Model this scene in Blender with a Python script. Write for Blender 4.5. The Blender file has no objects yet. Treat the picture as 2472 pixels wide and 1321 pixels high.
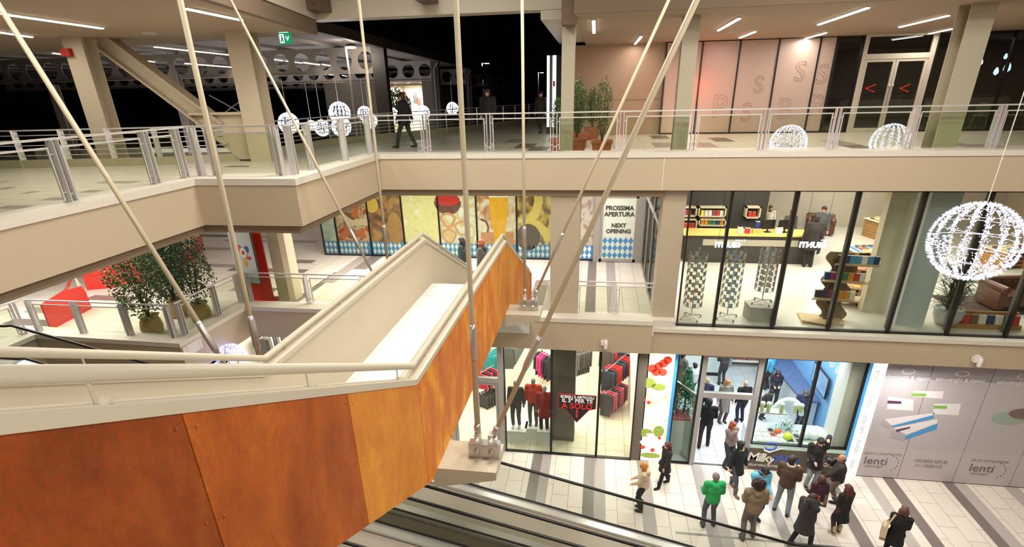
import bpy, bmesh, math, random
from mathutils import Vector, Matrix
random.seed(7)
PI = math.pi
# ---------------------------------------------------------------- camera, world, lights, exposure
S = bpy.context.scene
COL = S.collection
IW, IH = 2472.0, 1321.0
FPX, CXP, CYP = 1310.0, 1236.0, 809.0
YAW, PITCH, ROLL = [math.radians(a) for a in (-9.07, 24.16, -1.336)]
_f = Vector((math.sin(YAW)*math.cos(PITCH), math.cos(YAW)*math.cos(PITCH), -math.sin(PITCH)))
_rt0 = Vector((math.cos(YAW), -math.sin(YAW), 0)); _up0 = _rt0.cross(_f)
_rt = _rt0*math.cos(ROLL) + _up0*math.sin(ROLL); _up = -_rt0*math.sin(ROLL) + _up0*math.cos(ROLL)
cam_d = bpy.data.cameras.new('camera'); cam = bpy.data.objects.new('camera', cam_d); COL.objects.link(cam)
cam_d.sensor_fit = 'HORIZONTAL'; cam_d.sensor_width = 36.0; cam_d.lens = 36.0*FPX/IW
cam_d.shift_y = (CYP-IH/2)/IW; cam_d.clip_start = 0.05; cam_d.clip_end = 600
cam.matrix_world = Matrix(((_rt.x,_up.x,-_f.x,0),(_rt.y,_up.y,-_f.y,0),(_rt.z,_up.z,-_f.z,0),(0,0,0,1)))
S.camera = cam
W = bpy.data.worlds.new('night'); S.world = W; W.use_nodes = True
W.node_tree.nodes['Background'].inputs[0].default_value = (0.010, 0.011, 0.016, 1)
W.node_tree.nodes['Background'].inputs[1].default_value = 0.04
S.view_settings.view_transform = 'Standard'; S.view_settings.look = 'None'
S.view_settings.exposure = 0.0; S.view_settings.gamma = 1.0; S.view_settings.use_curve_mapping = False
try:
    S.cycles.use_denoising = True; S.cycles.max_bounces = 7; S.cycles.transparent_max_bounces = 24
    S.cycles.diffuse_bounces = 4; S.cycles.sample_clamp_indirect = 4.0; S.cycles.caustics_reflective = False; S.cycles.caustics_refractive = False
except Exception: pass
def area(name, loc, size, power, color=(1, 0.93, 0.82), rot=(0, 0, 0), sy=None, spread=None):
    d = bpy.data.lights.new(name, 'AREA'); d.energy = power; d.color = color
    d.shape = 'RECTANGLE'; d.size = size; d.size_y = sy or size
    if spread: d.spread = spread
    o = bpy.data.objects.new(name, d); o.location = loc; o.rotation_euler = rot; COL.objects.link(o); return o
def point(name, loc, power, color=(1, 0.93, 0.82), r=0.15):
    d = bpy.data.lights.new(name, 'POINT'); d.energy = power; d.color = color; d.shadow_soft_size = r
    o = bpy.data.objects.new(name, d); o.location = loc; COL.objects.link(o); return o
WARM = (1.0, 0.86, 0.68); NEUT = (1.0, 0.95, 0.88); COOL = (0.93, 0.97, 1.0)
# unseen fill lamps added above the frame to light the atrium
for i, (x, y) in enumerate([(-5.0, 3.0), (-1.0, 6.5), (4.0, 3.5), (4.0, 9.5), (9.0, 7.0), (-4.0, 10.5)]):
    area('atrium_fill', (x, y, 3.3), 1.6, 230 if i == 0 else (330 if i == 5 else 400), (1.0, 0.93, 0.83))
area('gallery_fill', (3.0, -4.5, 2.6), 1.6, 420, (1.0, 0.93, 0.82), rot=(math.radians(62), 0, math.radians(8)))  # unseen fill lamp added behind the viewpoint to light the atrium
# ---------------------------------------------------------------- picture helpers: a pixel on a known plane
def ray(x, y): return _rt*((x-CXP)/FPX) - _up*((y-CYP)/FPX) + _f
def onz(x, y, z): r = ray(x, y); return r*(z/r.z)
def ony(x, y, Y): r = ray(x, y); return r*(Y/r.y)
def onx(x, y, X): r = ray(x, y); return r*(X/r.x)
# ---------------------------------------------------------------- materials
_M = {}
def srgb(c):
    def f(v):
        v = v/255.0
        return v/12.92 if v <= 0.04045 else ((v+0.055)/1.055)**2.4
    return (f(c[0]), f(c[1]), f(c[2]), 1)
def mat(name, c, rough=0.6, metal=0.0, var=0.06, scale=6.0, bump=0.0, spec=0.5, emit=0.0, ec=None, trans=0.0):
    if name in _M: return _M[name]
    m = bpy.data.materials.new(name); m.use_nodes = True; nt = m.node_tree; N = nt.nodes; L = nt.links
    b = N['Principled BSDF']; col = srgb(c)
    b.inputs['Roughness'].default_value = rough; b.inputs['Metallic'].default_value = metal
    b.inputs['Specular IOR Level'].default_value = spec
    if trans: b.inputs['Transmission Weight'].default_value = trans
    tc = N.new('ShaderNodeTexCoord'); nz = N.new('ShaderNodeTexNoise'); nz.inputs['Scale'].default_value = scale; nz.inputs['Detail'].default_value = 4
    L.new(tc.outputs['Object'], nz.inputs['Vector'])
    mx = N.new('ShaderNodeMix'); mx.data_type = 'RGBA'
    mx.inputs[6].default_value = tuple(v*(1-var) for v in col[:3])+(1,); mx.inputs[7].default_value = tuple(min(1, v*(1+var)) for v in col[:3])+(1,)
    L.new(nz.outputs['Fac'], mx.inputs[0]); L.new(mx.outputs[2], b.inputs['Base Color'])
    if bump:
        bp = N.new('ShaderNodeBump'); bp.inputs['Strength'].default_value = bump; bp.inputs['Distance'].default_value = 0.01
        L.new(nz.outputs['Fac'], bp.inputs['Height']); L.new(bp.outputs[0], b.inputs['Normal'])
    if emit:
        b.inputs['Emission Color'].default_value = srgb(ec or c); b.inputs['Emission Strength'].default_value = emit
    _M[name] = m; return m
def glassmat(name, tint=(225, 235, 225), refl=0.10, rough=0.0, base=0.03):
    if name in _M: return _M[name]
    m = bpy.data.materials.new(name); m.use_nodes = True; nt = m.node_tree; N = nt.nodes; L = nt.links; N.clear()
    o = N.new('ShaderNodeOutputMaterial'); t = N.new('ShaderNodeBsdfTransparent'); g = N.new('ShaderNodeBsdfGlossy')
    t.inputs[0].default_value = srgb(tint); g.inputs['Roughness'].default_value = rough
    lw = N.new('ShaderNodeLayerWeight'); lw.inputs[0].default_value = 0.04
    mr = N.new('ShaderNodeMath'); mr.operation = 'MULTIPLY_ADD'; mr.inputs[1].default_value = refl*2; mr.inputs[2].default_value = base
    mx = N.new('ShaderNodeMixShader'); L.new(lw.outputs['Fresnel'], mr.inputs[0]); L.new(mr.outputs[0], mx.inputs[0])
    L.new(t.outputs[0], mx.inputs[1]); L.new(g.outputs[0], mx.inputs[2]); L.new(mx.outputs[0], o.inputs[0])
    _M[name] = m; return m
def emis(name, c, s):
    if name in _M: return _M[name]
    m = bpy.data.materials.new(name); m.use_nodes = True; nt = m.node_tree; N = nt.nodes; L = nt.links; N.clear()
    o = N.new('ShaderNodeOutputMaterial'); e = N.new('ShaderNodeEmission'); e.inputs[0].default_value = srgb(c); e.inputs[1].default_value = s
    L.new(e.outputs[0], o.inputs[0]); _M[name] = m; return m
def floormat(name, stripes, along='Y', base=(222, 214, 204), tile=(0.45, 0.9), rough=0.28):
    """pale stone tiles with darker stripes; stripes = (u0,u1,v0,v1,colour) in world metres, u across, v along"""
    m = bpy.data.materials.new(name); m.use_nodes = True; nt = m.node_tree; N = nt.nodes; L = nt.links
    b = N['Principled BSDF']; b.inputs['Roughness'].default_value = rough; b.inputs['Specular IOR Level'].default_value = 0.35
    geo = N.new('ShaderNodeNewGeometry'); sep = N.new('ShaderNodeSeparateXYZ'); L.new(geo.outputs['Position'], sep.inputs[0])
    u, v = (sep.outputs[0], sep.outputs[1]) if along == 'Y' else (sep.outputs[1], sep.outputs[0])
    cmb = N.new('ShaderNodeCombineXYZ'); L.new(v, cmb.inputs[0]); L.new(u, cmb.inputs[1])
    br = N.new('ShaderNodeTexBrick'); L.new(cmb.outputs[0], br.inputs['Vector']); br.inputs['Scale'].default_value = 1.0
    br.inputs['Brick Width'].default_value = tile[1]; br.inputs['Row Height'].default_value = tile[0]
    br.inputs['Mortar Size'].default_value = 0.004; br.inputs['Mortar Smooth'].default_value = 0.2; br.inputs['Bias'].default_value = 0.0
    c = srgb(base); br.inputs['Color1'].default_value = tuple(k*0.96 for k in c[:3])+(1,); br.inputs['Color2'].default_value = tuple(min(1, k*1.03) for k in c[:3])+(1,)
    cur = br.outputs['Color']
    def cmpn(sock, a, op):
        n = N.new('ShaderNodeMath'); n.operation = op; L.new(sock, n.inputs[0]); n.inputs[1].default_value = a; return n.outputs[0]
    def mul(a, bb):
        n = N.new('ShaderNodeMath'); n.operation = 'MULTIPLY'; L.new(a, n.inputs[0]); L.new(bb, n.inputs[1]); return n.outputs[0]
    for (u0, u1, v0, v1, sc) in stripes:
        k = mul(mul(cmpn(u, u0, 'GREATER_THAN'), cmpn(u, u1, 'LESS_THAN')), mul(cmpn(v, v0, 'GREATER_THAN'), cmpn(v, v1, 'LESS_THAN')))
        mx = N.new('ShaderNodeMix'); mx.data_type = 'RGBA'; L.new(k, mx.inputs[0]); L.new(cur, mx.inputs[6]); mx.inputs[7].default_value = srgb(sc); cur = mx.outputs[2]
    mo = N.new('ShaderNodeMix'); mo.data_type = 'RGBA'; mo.blend_type = 'MULTIPLY'; L.new(br.outputs['Fac'], mo.inputs[0]); L.new(cur, mo.inputs[6]); mo.inputs[7].default_value = (0.86, 0.84, 0.81, 1)
    L.new(mo.outputs[2], b.inputs['Base Color']); _M[name] = m; return m
# ---------------------------------------------------------------- mesh builder
class MB:
    def __init__(s): s.v = []; s.f = []; s.mi = []; s.cur = 0
    def m(s, i): s.cur = i; return s
    def add(s, vs, fs):
        o = len(s.v); s.v += [tuple(p) for p in vs]
        for f in fs: s.f.append(tuple(o+i for i in f)); s.mi.append(s.cur)
        return s
    def box(s, x0, x1, y0, y1, z0, z1, M=None):
        P = [Vector((x, y, z)) for z in (z0, z1) for y in (y0, y1) for x in (x0, x1)]
        if M: P = [M @ p for p in P]
        return s.add(P, [(0,2,3,1),(4,5,7,6),(0,1,5,4),(2,6,7,3),(0,4,6,2),(1,3,7,5)])
    def beam(s, a, b, w, h, up=(0, 0, 1)):
        a = Vector(a); b = Vector(b); d = (b-a).normalized(); u = Vector(up)
        sd = d.cross(u)
        if sd.length < 1e-4: sd = d.cross(Vector((1, 0, 0)))
        sd.normalize(); u = sd.cross(d).normalized()
        P = []
        for q in (a, b):
            for i, j in ((-1,-1),(1,-1),(1,1),(-1,1)): P.append(q+sd*(i*w/2)+u*(j*h/2))
        return s.add(P, [(0,1,2,3),(7,6,5,4),(0,4,5,1),(1,5,6,2),(2,6,7,3),(3,7,4,0)])
    def tube(s, pts, r, n=8, caps=True):
        pts = [Vector(p) for p in pts]; rs = r if isinstance(r, (list, tuple)) else [r]*len(pts)
        ref = Vector((0, 0, 1)); rings = []; base = len(s.v)
        for i, p in enumerate(pts):
            d = (pts[min(i+1, len(pts)-1)]-pts[max(i-1, 0)]).normalized()
            a = d.cross(ref)
            if a.length < 1e-3: a = d.cross(Vector((0, 1, 0)))
            a.normalize(); b = d.cross(a)
            # mitre
            k = 1.0
            if 0 < i < len(pts)-1:
                e = (pts[i+1]-p).normalized(); k = 1.0/max(0.5, math.sqrt(max(0.01, (1+e.dot((p-pts[i-1]).normalized()))/2)))
            for j in range(n):
                t = 2*PI*j/n; s.v.append(tuple(p+(a*math.cos(t)+b*math.sin(t))*rs[i]*k))
        for i in range(len(pts)-1):
            for j in range(n):
                q = base+i*n; s.f.append((q+j, q+(j+1) % n, q+n+(j+1) % n, q+n+j)); s.mi.append(s.cur)
        if caps:
            s.f.append(tuple(base+j for j in reversed(range(n)))); s.mi.append(s.cur)
            s.f.append(tuple(base+(len(pts)-1)*n+j for j in range(n))); s.mi.append(s.cur)
        return s
    def lathe(s, prof, n=20, c=(0, 0, 0), M=None):
        base = len(s.v)
        for (r, z) in prof:
            for j in range(n):
                t = 2*PI*j/n; p = Vector((c[0]+r*math.cos(t), c[1]+r*math.sin(t), c[2]+z)); s.v.append(tuple(M @ p if M else p))
        for i in range(len(prof)-1):
            for j in range(n):
                q = base+i*n; s.f.append((q+j, q+(j+1) % n, q+n+(j+1) % n, q+n+j)); s.mi.append(s.cur)
        s.f.append(tuple(base+j for j in reversed(range(n)))); s.mi.append(s.cur)
        s.f.append(tuple(base+(len(prof)-1)*n+j for j in range(n))); s.mi.append(s.cur)
        return s
    def ball(s, c, r, n=10, m=7, sc=(1, 1, 1), M=None):
        pr = []
        base = len(s.v)
        for i in range(1, m):
            a = PI*i/m
            for j in range(n):
                t = 2*PI*j/n; p = Vector((r*sc[0]*math.sin(a)*math.cos(t), r*sc[1]*math.sin(a)*math.sin(t), -r*sc[2]*math.cos(a)))
                if M: p = M @ p
                s.v.append((c[0]+p.x, c[1]+p.y, c[2]+p.z))
        for q in (-1, 1):
            p = Vector((0, 0, q*r*sc[2]))
            if M: p = M @ p
            s.v.append((c[0]+p.x, c[1]+p.y, c[2]+p.z))
        bo = base+(m-1)*n; tp = bo+1
        for i in range(m-2):
            for j in range(n):
                q = base+i*n; s.f.append((q+j, q+(j+1) % n, q+n+(j+1) % n, q+n+j)); s.mi.append(s.cur)
        for j in range(n):
            s.f.append((bo, base+(j+1) % n, base+j)); s.mi.append(s.cur)
            q = base+(m-2)*n; s.f.append((q+j, q+(j+1) % n, tp)); s.mi.append(s.cur)
        return s
    def cap(s, a, ra, b, rb, n=10):
        a = Vector(a); b = Vector(b); d = b-a; L = d.length
        if L < 1e-5: return s.ball(a, ra)
        d.normalize(); pts = []; rs = []
        for t in (0.05, 0.35, 0.7): pts.append(a-d*ra*math.cos(t*PI/2)); rs.append(ra*math.sin(t*PI/2))
        pts += [a, b]; rs += [ra, rb]
        for t in (0.7, 0.35, 0.05): pts.append(b+d*rb*math.cos(t*PI/2)); rs.append(rb*math.sin(t*PI/2))
        return s.tube(pts, rs, n)
    def prism(s, poly, axis, a0, a1):
        """poly of (p,q) extruded along axis from a0 to a1; axis 'X': (y,z), 'Y': (x,z), 'Z': (x,y)"""
        def mk(p, q, a): return {'X': (a, p, q), 'Y': (p, a, q), 'Z': (p, q, a)}[axis]
        n = len(poly); vs = [mk(p, q, a0) for p, q in poly]+[mk(p, q, a1) for p, q in poly]
        return s.add(vs, [tuple(range(n)), tuple(range(2*n-1, n-1, -1))]+[(i, i+n, (i+1) % n+n, (i+1) % n) for i in range(n)])
    def build(s, name, mats, parent=None, smooth=False, loc=None, fix=True):
        me = bpy.data.meshes.new(name); me.from_pydata(s.v, [], s.f)
        if not isinstance(mats, (list, tuple)): mats = [mats]
        for m in mats: me.materials.append(m)
        me.polygons.foreach_set('material_index', [min(i, len(mats)-1) for i in s.mi])
        if fix:
            bm = bmesh.new(); bm.from_mesh(me); bmesh.ops.recalc_face_normals(bm, faces=bm.faces); bm.to_mesh(me); bm.free()
        if smooth: me.polygons.foreach_set('use_smooth', [True]*len(me.polygons))
        me.update()
        o = bpy.data.objects.new(name, me); COL.objects.link(o)
        if loc: o.location = loc
        if parent: o.parent = parent
        return o
def tag(o, label=None, cat=None, group=None, kind=None):
    if label: o['label'] = label
    if cat: o['category'] = cat
    if group: o['group'] = group
    if kind: o['kind'] = kind
    return o
def thing(name, label, cat, loc=(0, 0, 0), rz=0.0, group=None):
    o = bpy.data.objects.new(name, None); COL.objects.link(o); o.empty_display_size = 0.2
    o.location = loc; o.rotation_euler = (0, 0, rz); return tag(o, label, cat, group)
def struct(o): o['kind'] = 'structure'; return o
def copy_tree(o, parent=None):
    c = o.copy(); COL.objects.link(c); c.parent = parent
    for ch in o.children: copy_tree(ch, c)
    return c
def text(body, name, size, loc, ux, uy, m, parent=None, align='CENTER', depth=0.004, bold=0.0, spacing=1.0, outline=False):
    """flat lettering; ux = reading direction, uy = up direction in world or parent space"""
    cu = bpy.data.curves.new(name, 'FONT'); cu.body = body; cu.size = size; cu.align_x = align; cu.align_y = 'CENTER'
    cu.extrude = depth; cu.offset = bold; cu.space_character = spacing; cu.resolution_u = 3
    if outline: cu.fill_mode = 'NONE'; cu.extrude = 0; cu.bevel_depth = outline; cu.bevel_resolution = 0
    t = bpy.data.objects.new(name, cu); COL.objects.link(t)
    bpy.context.view_layer.update()
    me = bpy.data.meshes.new_from_object(t.evaluated_get(bpy.context.evaluated_depsgraph_get()))
    COL.objects.unlink(t); bpy.data.objects.remove(t); bpy.data.curves.remove(cu)
    me.materials.clear(); me.materials.append(m)
    ux = Vector(ux).normalized(); uy = Vector(uy).normalized(); uz = ux.cross(uy)
    Mx = Matrix(((ux.x, uy.x, uz.x, loc[0]), (ux.y, uy.y, uz.y, loc[1]), (ux.z, uy.z, uz.z, loc[2]), (0, 0, 0, 1)))
    me.transform(Mx); o = bpy.data.objects.new(name, me); COL.objects.link(o)
    if parent: o.parent = parent
    return o
# ================================================================ the building
G, L1, L2 = -10.4, -5.8, -1.6
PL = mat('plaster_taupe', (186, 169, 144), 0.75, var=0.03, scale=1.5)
PLD = mat('plaster_taupe_shaded', (140, 122, 100), 0.8, var=0.03, scale=1.5)  # darker copy of the plaster, shade of the recess put into its colour
CURB = mat('curb_white_stone', (212, 206, 193), 0.5, var=0.04, scale=9)
CEIL = mat('ceiling_taupe', (158, 140, 116), 0.8, var=0.03, scale=1.2)
CEILD = mat('ceiling_edge_brown', (112, 94, 76), 0.8, var=0.04)
CREAM = mat('cream_painted_steel', (188, 179, 160), 0.45, var=0.03, scale=3)
STEEL = mat('grey_painted_steel', (176, 168, 146), 0.5, var=0.04, scale=3)
BRUSH = mat('brushed_steel', (196, 192, 188), 0.32, metal=0.75, var=0.05, scale=14)
INOX = mat('polished_steel', (222, 220, 216), 0.28, metal=0.6, var=0.04, scale=20)
BLACK = mat('black_frame', (24, 20, 19), 0.4, var=0.1)
DARKM = mat('dark_steel', (58, 52, 48), 0.5, var=0.08)
RUB = mat('black_rubber', (22, 17, 17), 0.35, var=0.1)
WHITE = mat('white_paint', (236, 232, 226), 0.6, var=0.02)
GLASS = glassmat('clear_glass', (241, 245, 236), 0.06, base=0.015)
SGLASS = glassmat('shop_glass', (232, 236, 232), 0.10, base=0.025)
DGLASS = glassmat('dark_shop_glass', (205, 208, 205), 0.20, base=0.06)

def polyoffset(P, d):
    out = []; n = len(P)
    for i in range(n):
        p = Vector(P[i]).to_2d() if len(P[i]) > 2 else Vector(P[i])
        ns = []
        if i > 0: e = (p-Vector(P[i-1])).normalized(); ns.append(Vector((-e.y, e.x)))
        if i < n-1: e = (Vector(P[i+1])-p).normalized(); ns.append(Vector((-e.y, e.x)))
        if len(ns) == 1: o = ns[0]*d
        else:
            b = (ns[0]+ns[1]).normalized(); o = b*(d/max(0.3, b.dot(ns[0])))
        out.append((p.x+o.x, p.y+o.y))
    return out
def band(mb, P, z0, z1, dout, din):
    """wall along polyline P (slab side = left of travel): from -dout to +din"""
    A = polyoffset(P, -dout); B = polyoffset(P, din); n = len(P)
    vs = []
    for i in range(n): vs += [(A[i][0], A[i][1], z0), (B[i][0], B[i][1], z0), (B[i][0], B[i][1], z1), (A[i][0], A[i][1], z1)]
    fs = [(0,1,2,3), (4*n-1,4*n-2,4*n-3,4*n-4)]
    for i in range(n-1):
        a = 4*i; b = a+4
        for k in range(4): fs.append((a+k, b+k, b+(k+1) % 4, a+(k+1) % 4))
    return mb.add(vs, fs)
def poly_slab(name, P, z0, z1, m):
    return struct(MB().prism(P, 'Z', z0, z1).build(name, m))

# ---- floors
DS, MS, LS = (126, 116, 112), (166, 158, 154), (184, 176, 170)
def gx(px, py): return onz(px, py, G).x
gst = [(gx(1118,1158)-.0, gx(1160,1158), -9, 14.2, MS), (gx(1279,1143), gx(1303,1143), -9, 14.2, DS), (gx(1303,1143), gx(1326,1143), -9, 14.2, MS),
       (gx(1408,1165), gx(1434,1165), -9, 14.2, DS), (gx(1434,1165), gx(1461,1165), -9, 14.2, MS), (gx(1537.8,1117), gx(1566,1117), 10.95, 14.2, MS),
       (gx(1668,1125.6), gx(1693,1125.6), -9, 14.2, MS), (gx(1693,1125.6), gx(1718,1125.6), -9, 14.2, LS),
       (gx(1838,1180), gx(1862,1180), -9, 14.2, MS), (gx(1975,1140), gx(2003,1140), -9, 14.2, DS),
       (gx(2079,1152), gx(2105.5,1152), -9, 14.2, LS), (gx(2132.8,1158), gx(2160,1159), -9, 14.2, DS),
       (gx(2278,1169), gx(2304,1170), -9, 14.2, DS), (gx(2304,1170), gx(2334,1172), -9, 14.2, LS),
       (gx(2425,1178), gx(2460,1180), -9, 14.2, LS)]
TG = floormat('ground_tiles', gst, base=(226, 217, 206))
fl = struct(MB().box(-24, 17, -7, 14.02, G-.3, G).build('floor', TG))
tr = MB()
sp = onz(2000, 1240, G).y
tr.box(gx(1860,1257)-2.5, 14, 11.05, 11.12, G+.001, G+.006); struct(tr.build('trim_1', mat('floor_joint_steel', (150,146,140), .4, metal=.5)))
def l1x(px, py): return onz(px, py, L1).x
l1s = [(l1x(727,712), l1x(745,712), 13.9, 17.6, DS), (l1x(700,760)-.1, l1x(727,712)-.35, 14, 14.6, MS), (-7.9, -7.45, 14, 17.6, MS), (-9.15, -8.7, 16.4, 19.8, MS), (-8.7, -8.2, 18, 19.8, DS), (-7.3, -6.95, 17.2, 19.8, DS),
       (-1.9, -1.45, 13, 17.2, DS), (-1.45, -1.0, 13, 17.6, MS), (l1x(1419.9,640), l1x(1440,640), 13, 19.8, DS), (l1x(1463,640), l1x(1484,640), 13, 19.8, MS)]
TL1 = floormat('level_one_tiles', l1s)
xs = random.Random(3)
l1l = []
for (px0, px1, py, c) in [(215,345,718,DS),(180,300,806,DS),(20,150,776,DS),(330,420,676,MS),(485,590,640,MS),(480,560,600,MS),(713,760,631,DS),(630,745,652,DS),(555,650,650,DS),(480,580,556,MS),(590,680,571,MS),(70,150,748,MS),(560,660,697,MS),(640,700,700,DS),(430,560,568,DS),(545,775,580,MS)]:
    a = onz(px0, py, L1); b = onz(px1, py, L1); l1l.append((a.y-.22, a.y+.22, min(a.x, b.x), max(a.x, b.x), c))
TL1X = floormat('level_one_tiles_cross', l1l, along='X', rough=0.3)
struct(MB().prism([(-30,-7),(-14.8,-7),(-14.72,11.2),(-10.3,11.1),(-10.3,19.0),(-10.3,34),(-30,34)], 'Z', L1-.3, L1).build('floor', TL1X))
struct(MB().prism([(-10.3,13.72),(1.66,13.72),(1.66,19.9),(-10.3,20.0)], 'Z', L1-.3, L1).build('floor', TL1))
l2s = []
for (px, py, c) in [(1270,352,DS),(1245,340,MS),(1300,360,DS),(1592,331,DS),(1600,350,MS),(1740,337,DS),(1700,350,MS),(1890,350,MS),(2030,345,MS),(2080,357,DS),(2320,350,MS),(2400,355,MS)]:
    a = onz(px, py, L2); l2s.append((a.x-.3, a.x+.3, a.y-.8, a.y+.8, c))
TL2 = floormat('level_two_tiles', l2s, rough=0.35)
l2l = []
for (px0, px1, py, c) in [(0,100,455,MS),(60,150,465,MS),(110,230,480,MS),(0,90,440,MS),(200,300,462,MS),(240,390,440,MS),(0,130,500,MS),(430,520,405,MS),(545,660,402,DS),(700,720,390,MS),(380,440,425,MS)]:
    a = onz(px0, py, L2); b = onz(px1, py-12, L2); l2l.append((a.y-.15, a.y+.15, min(a.x, b.x), max(a.x, b.x), c))
TL2X = floormat('level_two_tiles_cross', l2l, along='X', rough=0.35)
FENCE = [(-26, 12.4), (-15.2, 13.05), (-11.6, 13.65), (-9.9, 14.5), (-9.45, 19.3), (-8.2, 21.9), (-6.7, 25.0), (-4.5, 31.0), (-1.5, 37.0), (3, 41)]
struct(MB().prism([(-26,-2),(-7.8,-2),(-7.62,9.64),(-5.6,9.64),(-9.9,14.5)]+[(-11.6,13.65),(-15.2,13.05),(-26,12.4)], 'Z', L2-.64, L2).build('floor', TL2X))
struct(MB().prism([(-5.6,9.64),(-5.6,13.87),(17,13.87),(17,26),(3,26),(3,41),(-1.5,37),(-4.5,31),(-6.7,25),(-8.2,21.9),(-9.45,19.3),(-9.9,14.5)], 'Z', L2-.64, L2).build('floor', TL2))
struct(MB().box(-3.4, 4, -4, .55, L2-.3, L2).build('floor', TL2))       # platform the stair climbs to
# ---- edge of level two
E2 = [(-7.75, -2.0), (-7.58, 9.6), (-5.53, 9.6), (-5.53, 13.83), (17, 13.83)]
struct(band(MB(), E2, -2.265, -1.50, 0.0, 0.22).build('wall_balcony_upper', PL))
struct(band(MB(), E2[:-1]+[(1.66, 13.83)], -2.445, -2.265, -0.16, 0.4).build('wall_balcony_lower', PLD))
struct(band(MB(), E2, -1.50, -1.38, 0.03, 0.50).build('trim_2', CURB))
struct(MB().box(-.0, .012, 13.822, 13.83, -2.265, -1.5).build('trim_3', WHITE, loc=(onz(1602,400,-1.9).x*13.82/onz(1602,400,-1.9).y, 0, 0)))
# ---- edge of level one
E1 = [(-14.8, -7.0), (-14.72, 11.2), (-10.33, 11.08), (-10.22, 13.7), (-3.22, 13.7)]
E1b = [(-1.55, 13.7), (1.62, 13.7)]
for E in (E1, E1b):
    struct(band(MB(), E, -6.62, -5.77, 0.0, 0.25).build('wall_gallery', PL))
    struct(band(MB(), E, -5.77, -5.65, 0.03, 0.48).build('trim_4', CURB))
struct(MB().box(-3.22, -1.55, 13.7, 13.95, -6.62, -5.82).build('wall_gallery', PL))
struct(MB().box(1.62, 17, 13.80, 14.02, -6.64, -5.98).build('wall_bookshop_base', PL))
struct(MB().box(1.62, 17, 13.74, 14.3, -5.98, -5.87).build('trim_5', CURB))
struct(MB().box(1.62, 2.16, 13.80, 14.5, -5.87, -5.66).build('trim_6', CURB))
struct(MB().box(1.62, 1.632, 13.792, 13.80, -6.64, -5.98).build('trim_7', WHITE))
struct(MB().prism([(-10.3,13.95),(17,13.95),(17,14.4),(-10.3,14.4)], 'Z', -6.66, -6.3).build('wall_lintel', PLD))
# walls behind and beside the viewpoint
struct(MB().box(-26, 17, -7.3, -7, G, 4).build('wall_front', PL))
struct(MB().box(17, 17.3, -7, 26, G, 4).build('wall_right', PL))
struct(MB().box(-24.3, -24, -7, 14, G, L1-.3).build('wall_left', PL))
for x in (-1.5, 2.2, 5.2, 8.2): area('ground_fill', (x, 13.2, -6.7), .5, 55, (1, .96, .9), rot=(math.radians(-12), 0, 0))  # lamps without fittings, added under the fascia to brighten the ground floor
# ---- ceiling over level two, left and right, and the cream roof beams
LC = [(-6.9, -2), (-6.5, 9.6), (-7.47, 15.3), (-9.77, 15.7), (-15.6, 16.93), (-30, 20.3), (-30, -2)]
struct(MB().prism(LC, 'Z', 1.49, 1.9).build('ceiling', CEIL))
cm = MB(); cm.prism([(-6.86, -2), (-6.46, 9.6), (-7.43, 15.34), (-7.6, 15.34), (-6.62, 9.6), (-7.0, -2)], 'Z', 1.485, 1.80)
struct(cm.build('trim_8', CEILD))
struct(MB().box(-.62, 17, 13.5, 23.2, 1.49, 1.95).build('ceiling', CEIL))
struct(MB().box(-.64, 17, 13.42, 13.5, 1.485, 3.2).build('trim_9', CEILD))
struct(MB().box(-.95, -.62, 14.0, 14.5, 1.35, 1.9).build('trim_10', CEILD))
struct(MB().prism([(-1.55, 15.34), (-.5, 15.34), (-.5, 23), (-1.62, 23)], 'Z', 1.6, 2.9).build('trim_11', CREAM))
bb = MB(); bb.box(-7.6, -.6, 15.34, 15.8, 2.2, 3.4); bb.box(-7.6, -.6, 15.3, 15.85, 1.81, 2.2)
struct(bb.build('trim_12', CREAM))
bl = MB(); bl.prism([(-6.85,-2),(-6.42,9.6),(-7.4,15.4),(-8.0,15.4),(-7.0,9.6),(-7.4,-2)], 'Z', 1.81, 2.25)
struct(bl.build('trim_13', CREAM))
# brown steel brackets of the atrium roof seen at the top edge
for k, (a, b) in enumerate([((700, -40), (795, 28)), ((1012, -60), (1054, 7))]):
    P = ony(a[0], a[1], 15.1); Q = ony(b[0], b[1], 15.1)
    t = MB(); t.box(P.x, Q.x, 14.6, 15.25, Q.z, P.z+.3)
    for q in range(3): t.cap((Q.x-.12, 14.59, Q.z+.12+q*.3), .025, (Q.x-.12, 14.57, Q.z+.12+q*.3), .025, 8)
    tag(t.build('steel_bracket', mat('brown_steel', (96, 76, 62), .6)), ['brown bolted steel bracket on the cream roof beam, left one', 'small brown steel bracket on the cream roof beam, middle of the top edge'][k], 'bracket')
# ---- columns
def column(name, x0, x1, y0, y1, z0, z1, label, m=STEEL, web=True):
    t = thing(name, label, 'column', ((x0+x1)/2, (y0+y1)/2, z0)); w = (x1-x0)/2; d = (y1-y0)/2; h = z1-z0
    if web:
        MB().box(-w, w, -d, -d+.03, 0, h).box(-w, w, d-.03, d, 0, h).build('flange', m, t); MB().box(-.02, .02, -d+.03, d-.03, 0, h).build('web', m, t)
        MB().box(-w-.06, w+.06, -d-.06, d+.06, 0, .03).build('base_plate', BRUSH, t)
    else: MB().box(-w, w, -d, d, 0, h).build('shaft', m, t)
    return t
column('steel_column', -.97, -.66, 14.6, 14.95, L2, 1.49, 'grey steel column beside the terracotta pots on the upper floor')
column('steel_column', 1.80, 2.16, 14.6, 14.95, L2, 1.49, 'grey steel column before the tan wall and first pink panel')
column('steel_column', 7.62, 8.12, 14.5, 15.0, L2, 1.49, 'grey steel column before the double doors of the upper floor')
LCOL = mat('cream_column', (194, 182, 158), .6, var=.03)
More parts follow.
